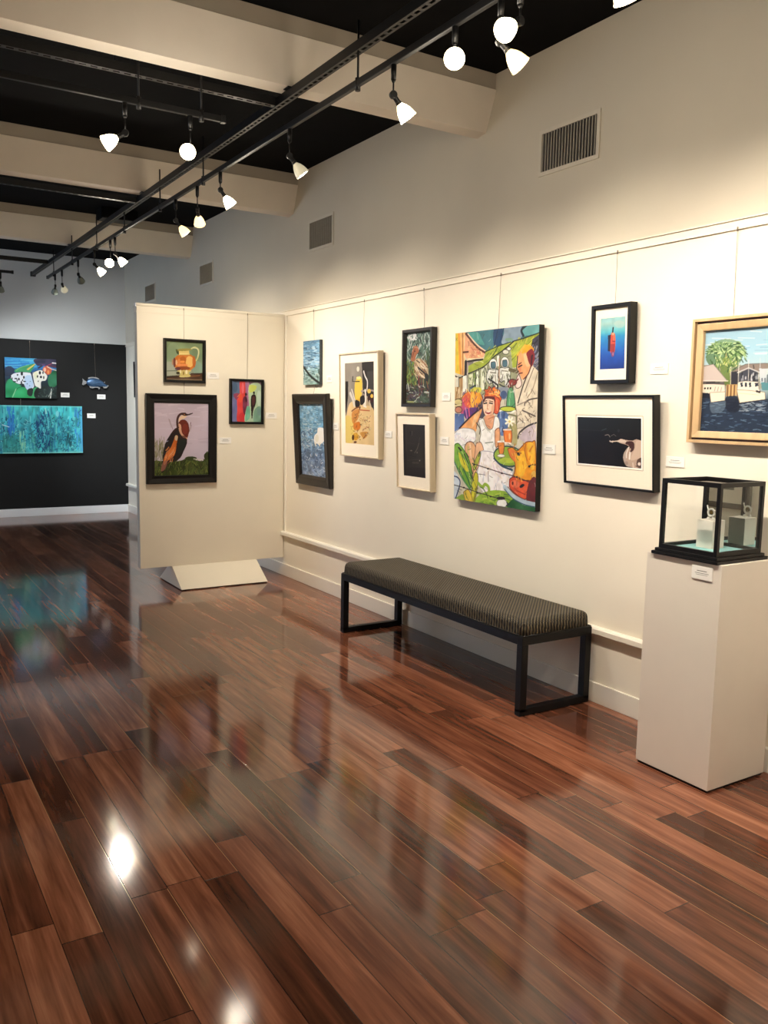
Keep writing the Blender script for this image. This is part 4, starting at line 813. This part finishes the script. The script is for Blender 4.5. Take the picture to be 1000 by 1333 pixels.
P([(330,480),(385,470),(400,600),(360,640),(300,560)],(150,160,96),True,tex=40); L([(345,620),(360,500),(350,420)],16,(140,140,90),True); A.strokes(50,(250,480,470,600),[(205,210,120),(120,150,60),(80,110,50),(225,225,170)],8,60,(.6,2.5)); P([(300,560),(380,560),(410,720),(350,720)],(104,124,66),True,tex=50); A.strokes(60,(180,380,500,600),[(48,80,44),(90,130,70),(190,212,160),(60,96,50)],9,46,(.4,2.7))
P([(120,560),(230,535),(380,690),(120,700)], (196,182,176), False, (120,110,110), 5); L([(125,690),(385,690)], 8, (225,215,205)); P([(132,700),(350,700),(350,730),(132,730)], (90,84,84)); L([(170,712),(300,706)],12,(30,30,36))
P([(420,600),(560,530),(760,520),(1750,540),(1750,620),(700,600)], (138,124,116), False, (80,74,72), 4); P([(412,605),(480,600),(500,720),(415,720)], (44,44,54)); P([(490,620),(600,570),(690,610),(690,700),(490,700)], (62,66,78)); L([(480,610),(590,565),(700,605)],9,(205,205,208)); A.strokes(18,(500,620,690,690),[(210,212,215),(24,26,34)],10,36,(1.5,1.65)); P([(700,570),(1750,570),(1750,730),(720,720),(700,640)], (196,205,212)); A.strokes(30,(720,620,1700,700),[(50,60,76),(90,100,112)],16,60,(1.5,1.65)); P([(720,700),(1750,700),(1750,760),(730,770)],(84,140,150))
L([(412,560),(412,720)],5,(220,212,190)); L([(490,510),(490,700)],6,(225,222,210)); L([(590,490),(592,690)],5,(225,222,210)); L([(708,470),(708,560)],4,(200,205,210)); L([(640,540),(645,570)],7,(40,40,44))
P([(370,725),(490,720),(490,820),(370,830)],(176,140,92)); 
for x in range(385, 490, 17): L([(x,730),(x,830)],8,(96,60,40) if x%2 else (225,190,130))
P([(132,850),(1750,850),(1750,1180),(132,1180)],(36,50,72))
A.strokes(420,(120,860,1600,1150),[(30,42,66),(60,82,112),(110,135,158),(24,34,54),(84,106,130)],7,50,(-.25,.25)); P([(370,840),(510,840),(500,960),(390,960)],(22,28,44),True,al=.8); P([(225,880),(365,870),(350,960),(240,980)],(130,150,165),True,al=.45); A.strokes(40,(520,880,760,960),[(150,165,178),(190,198,205)],6,40,(-.2,.2))
P([(128,722),(245,720),(355,725),(362,790),(215,810),(128,800)], (226,216,200), False, (120,104,96), 4)
for x in (158, 186, 212): E(x, 760, 9, 11, (26,26,30))
for x in (262, 292, 325): L([(x,748),(x-8,785)],6,(150,140,132))
P([(128,800),(210,805),(225,850),(128,850)], (24,28,42)); P([(208,800),(362,790),(362,868),(225,888)], (244,232,206), False, (130,112,96), 4)
P([(485,700),(560,688),(690,695),(700,760),(730,800),(480,770)], (234,226,210), False, (110,104,100), 4)
for x in (525, 568, 610): P([(x-14,705),(x+8,700),(x+14,742),(x-8,745)], (40,48,64))
P([(655,705),(690,702),(694,735),(662,738)],(40,48,64)); P([(478,770),(600,775),(760,790),(765,855),(510,888),(492,830)], (248,236,208), False, (130,112,96), 5); L([(490,800),(700,815)],4,(200,186,160)); P([(668,770),(715,780),(712,800),(672,790)],(50,40,44)); L([(230,888),(362,870)],5,(30,26,34)); L([(512,890),(765,856)],6,(24,22,32))
P([(800,700),(1000,700),(1060,760),(1060,850),(850,880),(800,800)],(240,232,214),False,(110,100,95),4); P([(1150,720),(1350,710),(1420,780),(1400,850),(1200,870),(1160,800)],(235,230,220),False,(110,100,95),4); L([(900,480),(905,700)],6,(225,222,210)); L([(1250,470),(1255,710)],6,(225,222,210))
A.build('painted_surface', ax0, ax1, az0, az1, -.023, M_art, t)
wire(t, h_, 2.44-1.47, .5, .12); wire(t, h_, 2.44-1.47, .5, -.25)

# ---- far right wall picture glimpsed beside the panel
t = picture('far_wall_picture', 'dark framed picture on the far right wall, a thin sliver beside the panel edge', 'R', 11.98, 1.70, .50, .50, .04, .5)
ring(MB(), .5, .5, [(0, 0), (0, -.04), (.035, -.036), (.035, -.01)]).build('frame', M_blk, t)
A = Art(40, 40, [(0,0),(1,0),(1,1),(0,1)], (90,120,140), seed=15); A.mottle(5, 5, .8); A.build('painted_surface', -.216, .216, .034, .466, -.014, M_art, t); backing(t, .5, .5, .012)

# ---- panel pictures
w_, h_ = .372, .374
t = picture('framed_jug_painting', 'square black framed painting of a copper jug with brass handle', 'P', 2.472, 1.797, w_, h_, .03, 2.0)
ring(MB(), w_, h_, [(0, 0), (0, -.034), (.002, -.036), (.018, -.034), (.0245, -.024), (.0245, -.008)]).build('frame', M_blk, t); backing(t, w_, h_, .012)
A = Art(130, 140, [(200,190),(865,235),(848,935),(190,900)], (130,150,110), seed=16)
A.grad([(0, (128,146,104)), (.35, (120,145,110)), (.7, (150,165,145)), (1, (150,160,140))]).mottle(5, 5, .25)
A.ell(330, 420, 120, 200, (140,160,125), al=.5).ell(250, 700, 110, 130, (170,170,160), al=.6).ell(760, 700, 90, 130, (140,175,155), al=.6)
A.poly([(190,840),(860,790),(848,935),(190,900)], (84,58,40), tex=40).line([(200,850),(400,845)], 18, (50,40,30)).line([(640,800),(850,800)], 14, (46,36,30)).line([(195,890),(845,925)], 14, (160,140,110)).line([(200,745),(400,740)], 16, (110,120,100)).poly([(190,770),(420,760),(420,830),(190,835)],(170,175,155),al=.7).line([(640,850),(800,840)],16,(140,90,50))
A.line([(660,335),(720,312),(780,350),(790,420),(770,500),(740,560)], 26, (200,200,140), True).line([(690,325),(760,340),(785,400),(770,480)], 8, (240,240,205), True)
A.poly([(375,350),(420,380),(440,440),(410,440),(385,410)], (60,70,40), True).poly([(370,345),(450,365),(440,400),(395,385)], (90,96,50), True)
A.ell(530, 590, 205, 170, (205,120,45), tex=30).poly([(430,370),(610,365),(625,460),(430,460)], (222,196,120)).poly([(430,340),(620,335),(640,370),(430,380)], (150,140,70), True).line([(440,455),(620,460)], 12, (190,130,60))
A.ell(620, 580, 75, 105, (248,205,120), al=.8).ell(500, 540, 60, 60, (170,90,25), al=.7).ell(490, 580, 45, 22, (235,150,70)).ell(430, 600, 28, 80, (225,140,80), al=.8).ell(345, 590, 24, 90, (96,40,40), al=.8).ell(380, 590, 18, 50, (235,190,150), al=.9).ell(480, 640, 110, 24, (240,150,90), al=.8).ell(500, 700, 130, 36, (125,55,30), al=.7).ell(400, 705, 50, 30, (80,40,60), al=.7).ell(700, 580, 30, 110, (190,100,40), al=.8).ell(310, 580, 14, 60, (200,120,90), al=.6).line([(440,430),(600,425)],8,(245,225,160))
A.poly([(400,740),(640,740),(600,790),(630,855),(440,860),(440,800)], (214,196,120), True).ell(405, 785, 34, 26, (60,52,28)).ell(450, 760, 14, 34, (240,230,180)).ell(560, 770, 22, 40, (245,235,190)).ell(505, 790, 14, 34, (150,120,60)).line([(440,855),(610,850)], 12, (235,225,150))
A.build('painted_surface', -.162, .162, .0245, .3495, -.013, M_art, t); wire(t, h_, 2.43-1.797, 2.0)

w_, h_ = .632, .782
t = picture('framed_anhinga_painting', 'wide black framed painting of a dark long-necked bird in grass under lilac sky', 'P', 2.438, .916, w_, h_, .03, 1.4)
ring(MB(), w_, h_, [(0, 0), (0, -.034), (.004, -.038), (.012, -.038), (.045, -.030), (.066, -.032), (.072, -.026), (.072, -.008)]).build('frame', M_blk, t); backing(t, w_, h_, .012)
A = Art(180, 230, [(175,232),(843,245),(825,1125),(170,1130)], (205,190,205), seed=17)
A.grad([(0, (200,184,200)), (.4, (205,190,208)), (.7, (208,196,216)), (1, (200,190,205))]).mottle(4, 5, .10)
A.strokes(30,(180,240,840,760),[(222,208,222),(190,176,196),(215,205,225)],16,160,(-.2,.2),.5)
A.poly([(165,960),(260,950),(400,960),(520,940),(560,905),(640,900),(660,940),(760,955),(790,900),(790,870),(830,855),(845,1140),(165,1140)], (62,76,28), True, tex=60)
A.strokes(170,(165,950,840,1120),[(40,52,20),(96,112,44),(120,130,60),(28,36,18),(70,60,30)],8,70,(-2.3,-.8),curve=.4).ell(620, 925, 70, 26, (48,62,26)).ell(805, 900, 30, 44, (52,60,26)).line([(650,930),(760,942)],9,(225,220,200)).strokes(50,(180,720,300,960),[(140,140,90),(170,165,130),(96,96,50)],5,150,(-1.8,-1.3)).line([(360,440),(400,560)],6,(150,130,130)).line([(620,480),(600,600)],7,(90,60,60)).line([(630,510),(610,590)],4,(120,90,90)).line([(350,430),(380,540)],4,(170,150,160))
A.poly([(455,540),(490,560),(560,650),(572,730),(530,830),(490,910),(420,960),(350,960),(300,1060),(255,1090),(275,960),(280,850),(310,730),(360,640),(410,570)], (30,20,22), True)
A.poly([(430,640),(462,650),(445,740),(430,840),(400,900),(340,945),(290,1000),(285,930),(320,850),(370,790),(410,700)], (214,118,52), True, tex=50).poly([(430,640),(458,648),(450,700),(425,690)], (205,185,150), True).strokes(26,(300,800,420,960),[(240,150,80),(160,80,40),(230,170,130)],7,60,(-1.4,-.7)).poly([(280,960),(330,950),(300,1050),(250,1070)], (170,110,90), True, al=.8).line([(320,715),(340,705)],9,(170,170,200))
A.poly([(470,490),(500,450),(550,445),(590,490),(600,560),(590,640),(560,680),(520,640),(490,590)], (112,44,32), True, tex=40).poly([(470,500),(500,510),(510,600),(550,665),(520,660),(480,590)], (220,170,140), True).ell(550, 560, 34, 66, (130,50,36), al=.8).line([(530,640),(575,680)],10,(235,190,150)).line([(600,470),(612,560),(590,640)],5,(245,225,225),True)
A.line([(462,545),(455,470),(470,405),(505,372),(555,370)], 26, (66,34,30), True).poly([(500,400),(545,380),(575,400),(540,430),(505,440),(480,470),(475,440)], (236,205,170), True).poly([(500,375),(545,362),(590,372),(642,360),(645,370),(590,392),(540,395)], (52,26,26), True).ell(545, 380, 7, 6, (180,120,60)).line([(470,540),(440,560),(400,600)],16,(60,30,26),True).ell(520,660,40,20,(60,24,20),al=.6).poly([(470,690),(550,700),(530,800),(470,860)],(24,32,30),True)
A.build('painted_surface', -.244, .244, .072, .702, -.013, M_art, t); wire(t, h_, 1.79-.916, 1.4, .03)

w_, h_ = .33, .408
t = picture('framed_figures_painting', 'small black framed painting of two dark silhouettes on red, blue and green', 'P', 3.051, 1.44, w_, h_, .03, 1.0)
ring(MB(), w_, h_, [(0, 0), (0, -.030), (.002, -.032), (.018, -.030), (.022, -.022), (.022, -.008)]).build('frame', M_blk, t); backing(t, w_, h_, .012)
A = Art(110, 150, [(160,150),(640,155),(630,800),(155,800)], (190,205,190), seed=18)
A.poly([(155,145),(320,145),(300,400),(240,500),(250,800),(150,800)], (92,108,140), tex=40).poly([(160,460),(240,440),(250,800),(155,800)], (112,112,162), True, tex=40).poly([(190,360),(290,350),(260,450),(220,440)], (150,70,100), True).ell(215, 250, 40, 80, (72,98,128), al=.8)
A.poly([(375,150),(440,150),(440,560),(400,600),(370,600)], (170,110,150), tex=40).poly([(290,150),(375,150),(372,560),(365,800),(245,790),(250,600),(245,450),(290,370)], (226,74,72), True, tex=30).ell(340, 260, 22, 90, (238,110,120)).ell(300, 420, 30, 70, (236,86,60)).line([(255,400),(300,350)],16,(220,120,80)).ell(330,720,60,70,(205,50,60),al=.6)
A.poly([(435,150),(640,150),(640,240),(450,220)], (128,100,118), tex=20).poly([(440,220),(640,225),(635,800),(375,800),(400,600),(440,560)], (186,212,180), True, tex=24).poly([(445,215),(560,220),(540,290),(450,330)], (205,218,110), True, tex=20).ell(600, 420, 34, 130, (205,228,208)).poly([(400,560),(450,560),(450,720),(380,790),(385,640)], (120,190,160), True, tex=30).poly([(530,600),(630,560),(630,800),(510,790)], (130,172,150), True, tex=40).ell(600, 640, 34, 60, (120,150,150), al=.6)
A.ell(388, 362, 18, 26, (50,24,34)).poly([(345,420),(388,385),(412,440),(410,520),(385,620),(370,690),(345,640),(335,520)], (118,48,74), True, tex=40).poly([(380,400),(405,440),(398,480),(380,470)],(60,24,40),True)
A.ell(519, 332, 16, 24, (20,14,16)).poly([(480,380),(519,355),(550,385),(552,480),(530,560),(505,630),(492,735),(478,740),(470,600),(466,500),(470,420)], (38,20,24), True).poly([(495,400),(530,400),(528,500),(500,540),(488,480)], (104,56,56), True, al=.7).line([(505,640),(520,560)],5,(180,200,180))
A.build('painted_surface', -.143, .143, .022, .386, -.0135, M_art, t); wire(t, h_, 2.43-1.44, 1.0, .013)

# ---- back wall
w_, h_ = .67, .545
t = picture('butterfly_painting', 'unframed painting of white speckled butterflies on green leaves, on the black wall', 'B', 2.115, 1.662, w_, h_, .05, .6)
bx('stretched_canvas', M_canvas, -w_/2, w_/2, -.05, 0, 0, h_, t)
A = Art(160, 125, [(75,112),(912,160),(910,815),(80,780)], (20,70,80), seed=19)
A.grad([(0, (30,150,205)), (.2, (28,120,190)), (.4, (24,70,110)), (.6, (16,40,50)), (1, (18,40,34))])
A.strokes(40,(80,120,600,300),[(60,180,225),(30,130,200),(90,190,220)],14,180,(-.1,.15)).poly([(80,300),(160,260),(240,330),(180,420),(80,420)],(20,34,60),True,al=.8).poly([(560,150),(920,165),(920,300),(700,260),(600,260)], (38,34,64), True, tex=40)
A.poly([(230,340),(330,280),(480,240),(560,240),(470,380),(300,380)], (52,150,92), True, tex=40).poly([(85,560),(150,470),(300,520),(330,640),(200,790),(80,790)], (38,158,102), True, (16,60,44), 6, tex=40).poly([(180,790),(290,620),(430,640),(430,800)], (44,172,104), True, (18,70,48), 6, tex=40).poly([(430,790),(520,640),(640,620),(600,780)], (56,160,96), True, tex=40).poly([(780,440),(860,350),(925,370),(920,560),(830,640),(770,560)], (34,110,72), True, tex=60).poly([(600,620),(920,640),(915,830),(560,800)], (20,34,34), True, tex=40)
A.line([(250,640),(190,780)],14,(150,215,160)).line([(260,340),(330,290),(470,250)],8,(120,190,120),True).line([(440,320),(560,240)],20,(200,180,90)).line([(450,330),(540,260)],8,(240,220,120)).line([(590,200),(720,200)],30,(24,30,60)).line([(620,300),(700,250)],26,(40,34,54))
A.poly([(700,290),(760,270),(830,320),(810,400),(740,410),(690,350)], (210,96,60), True).ell(720, 330, 22, 36, (240,190,160)).ell(775, 370, 18, 34, (240,150,80)).line([(760,280),(830,320),(920,350)], 14, (235,215,190)).line([(850,220),(915,228)], 22, (235,225,225)).line([(720,280),(840,230)], 9, (190,60,90)).line([(800,260),(900,290)],10,(120,34,60)).ell(700,250,30,14,(90,60,110))
A.poly([(160,440),(180,410),(230,380),(340,365),(470,375),(500,400),(520,480),(545,600),(500,650),(430,660),(390,600),(370,560),(290,560),(200,500)], (232,236,242), True, (30,34,60), 5).poly([(400,440),(500,430),(530,590),(450,655),(395,600)], (190,214,240), True).poly([(520,400),(560,360),(660,335),(730,390),(760,440),(730,510),(660,530),(650,640),(600,620),(550,580)], (240,238,226), True, (30,34,60), 5).ell(575, 420, 34, 60, (232,232,196))
for x, y, a, b in ((350,390,20,34),(280,410,12,16),(250,470,22,12),(300,480,14,22),(340,540,12,34),(380,450,14,26),(230,520,24,10),(270,500,8,30),(390,520,24,10),(640,380,18,30),(690,380,12,24),(655,450,18,22),(600,440,12,22),(700,460,12,26),(170,430,8,30),(190,470,8,24),(430,560,9,7),(470,590,8,6),(480,520,6,8),(610,520,8,12),(320,570,10,14),(360,500,8,18)): A.ell(x, y, a, b, (18,18,30))
A.line([(500,370),(530,520),(560,620)],12,(24,28,44),True).poly([(440,650),(520,640),(500,760),(430,740)],(26,44,40),True).line([(800,800),(815,700)],20,(225,225,215)).line([(770,780),(800,720)],10,(200,200,190)).line([(820,650),(815,690)],12,(200,210,200)).strokes(30,(580,640,900,790),[(70,96,90),(30,60,50),(120,140,130)],5,60)
A.build('painted_surface', -w_/2, w_/2, 0, h_, -.0506, M_art, t); wire(t, h_, 2.44-1.662, .6)

w_, h_ = 1.62, .665
t = picture('teal_abstract_painting', 'long unframed turquoise abstract painting below the butterfly one, cut by the left photo edge', 'B', 2.785-w_/2, .893, w_, h_, .05, .4)
bx('stretched_canvas', mat('blue_canvas_edge', (30,60,120), .7, var=.2), -w_/2, w_/2, -.05, 0, 0, h_, t)
A = Art(330, 150, [(0,75),(710,98),(710,500),(0,495)], (60,170,180), dst=((.345,0),(1,0),(1,1),(.345,1)), seed=20)
A.grad([(0, (70,190,190)), (.4, (60,170,185)), (.7, (50,150,165)), (1, (80,190,190))]); A.mottle(30, 6, .35); A.mottle(60, 12, .3)
A.strokes(160,(-350,80,710,500),[(100,210,200),(50,150,130),(40,120,170),(120,220,225),(30,100,130)],8,90,(1.45,1.7),.7)
A.strokes(560,(-350,190,700,480),[(20,70,105),(30,90,125),(140,225,225),(26,84,90),(90,190,205),(16,60,90)],6,22,curve=.6,al=.8)
A.strokes(70,(300,130,420,480),[(14,60,110),(24,80,120)],8,36,(1.1,2.0)).strokes(50,(50,90,110,320),[(30,110,190),(50,140,210)],8,60,(1.45,1.7)).poly([(0,340),(160,330),(170,500),(0,500)],(40,130,110),al=.35).strokes(20,(150,320,200,480),[(150,225,190)],6,60,(1.5,1.6)).line([(385,110),(390,155)],9,(170,240,230)).ell(490, 160, 14, 26, (150,225,230), al=.7).line([(0,245),(60,265)],7,(200,225,240)).line([(700,110),(700,495)], 14, (90,180,225)).line([(650,130),(700,180)],7,(30,110,150)).line([(660,170),(700,130)],7,(40,90,160)).strokes(26,(640,120,700,480),[(60,150,220),(90,200,215)],7,70,(1.45,1.7)).line([(0,488),(710,494)],8,(150,225,215)).line([(0,82),(710,104)],7,(130,220,215)).strokes(20,(560,330,620,430),[(20,80,90)],7,40,(1.3,1.8))
A.build('painted_surface', -w_/2, w_/2, 0, h_, -.0506, M_art, t); wire(t, h_, 1.642-.893, .4)

# ---- metal fish hanging from the rail
t = thing('hanging_fish', 'blue and grey metal fish hung by a wire on the black wall', 'wall sculpture', (2.985, YB-.055, 1.905))
prof = [(-.128,.008,.020),(-.110,.040,.045),(-.07,.060,.062),(-.02,.064,.066),(.04,.050,.062),(.09,.022,.056),(.125,-.012,.060),(.150,-.030,.056),(.165,-.046,.052)]
m = MB(); R = []
for x, zt, zb in prof:
    c, hh = (zt-zb)/2, (zt+zb)/2; th = .028*math.sqrt(max(.05, 1-((x-.02)/.16)**2)); R.append([m.bm.verts.new((x, th*math.cos(2*PI*k/16), c+hh*math.sin(2*PI*k/16))) for k in range(16)])
for a, b in zip(R, R[1:]):
    for k in range(16): m.bm.faces.new((a[k], a[(k+1) % 16], b[(k+1) % 16], b[k])).smooth = True
m.bm.faces.new(R[0]); m.bm.faces.new(R[-1]); m.build('fish_body', M_fish, t)
MB().prism([(-.122, .006), (-.150, .018), (-.185, .050), (-.178, .020), (-.190, -.035), (-.170, -.046), (-.140, -.022), (-.122, -.014)], 1, -.006, .006).build('tail_fin', M_fishf, t)
MB().prism([(-.100, .046), (-.105, .066), (-.060, .076), (.010, .074), (.050, .056), (.045, .046), (-.02, .060), (-.07, .056)], 1, -.005, .005).build('dorsal_fin', M_fishf, t)
MB().prism([(-.09, -.050), (-.08, -.080), (-.05, -.088), (-.01, -.076), (.03, -.078), (.045, -.105), (.060, -.072), (.02, -.060), (-.04, -.056)], 1, -.005, .005).build('belly_fin', M_fishf, t)
MB().prism([(.100, -.058), (.110, -.082), (.150, -.078), (.182, -.040), (.168, -.034), (.150, -.052)], 1, -.008, .008).build('jaw', M_fishf, t)
MB().ball((.118, -.026, .005), .008).build('eye', M_fishf, t)
m = MB(); m.rod((0, .0, .062), (0, .036, 2.45-1.905), .0013, 6); m.rod((0, .036, .535), (0, .036, .555), .004, 8); m.build('hanging_wire', M_wire, t)

# ---- a second display panel with a framed print, left of the photograph, seen only in the mirror pane of the case
t = thing('freestanding_screen', 'white display panel standing in the left half of the room, outside the photo', 'screen', (-1.0, 5.7, 0))
bx('panel_board', M_panel, -.04, .04, -1.0, 1.0, .173, 2.45, t, .002)
foot = MB().prism([(-.31, .010), (-.05, .173), (.05, .173), (.31, .010)], 1, -.45, .45).build('wedge_foot', M_panel, t)
t = thing('framed_mirror_print', 'grey framed print in a pale mat, reflected in the mirror back of the glass case', 'picture', (-.957, 5.62, .66), (math.radians(1), 0, PI/2))
w_, h_ = .85, 1.0
fr = ring(MB(), w_, h_, [(0, 0), (0, -.035), (.05, -.030), (.055, -.02), (.055, -.008)]).build('frame', mat('grey_frame', (88,80,68), .5), t); backing(t, w_, h_, .010)
window(MB(), w_-.1, h_-.1, -.23, .23, .14, .76, -.014).build('mat_board', M_matb, t).location = (0, 0, .05)
A = Art(60, 80, [(0,0),(1,0),(1,1),(0,1)], (120,112,100), seed=21); A.mottle(5, 6, .5); A.build('print', -.235, .235, .185, .815, -.0135, M_print, t)

# ------------------------------------------------------------------ daylight and display settings
world = bpy.data.worlds.new('sky'); scene.world = world; world.use_nodes = True
bg = world.node_tree.nodes['Background']; bg.inputs[0].default_value = (.62, .78, 1., 1); bg.inputs[1].default_value = 6.
ar = bpy.data.lights.new('window_daylight', 'AREA'); ar.shape = 'RECTANGLE'; ar.size = WY1-WY0; ar.size_y = WZ1-WZ0; ar.cycles.is_portal = True
ao = bpy.data.objects.new('window_daylight', ar); COL.objects.link(ao)
ao.matrix_world = Matrix.Translation((XL-.13, (WY0+WY1)/2, (WZ0+WZ1)/2)) @ Vector((1, 0, 0)).to_track_quat('-Z', 'Z').to_matrix().to_4x4()
scene.view_settings.view_transform = 'Standard'; scene.view_settings.look = 'None'; scene.view_settings.gamma = 1; scene.view_settings.use_curve_mapping = False
scene.view_settings.exposure = 0.17
scene.cycles.max_bounces = 8; scene.cycles.diffuse_bounces = 5; scene.cycles.glossy_bounces = 4; scene.cycles.transparent_max_bounces = 12
scene.cycles.use_denoising = True; scene.cycles.sample_clamp_indirect = 6; scene.cycles.caustics_reflective = False; scene.cycles.caustics_refractive = False
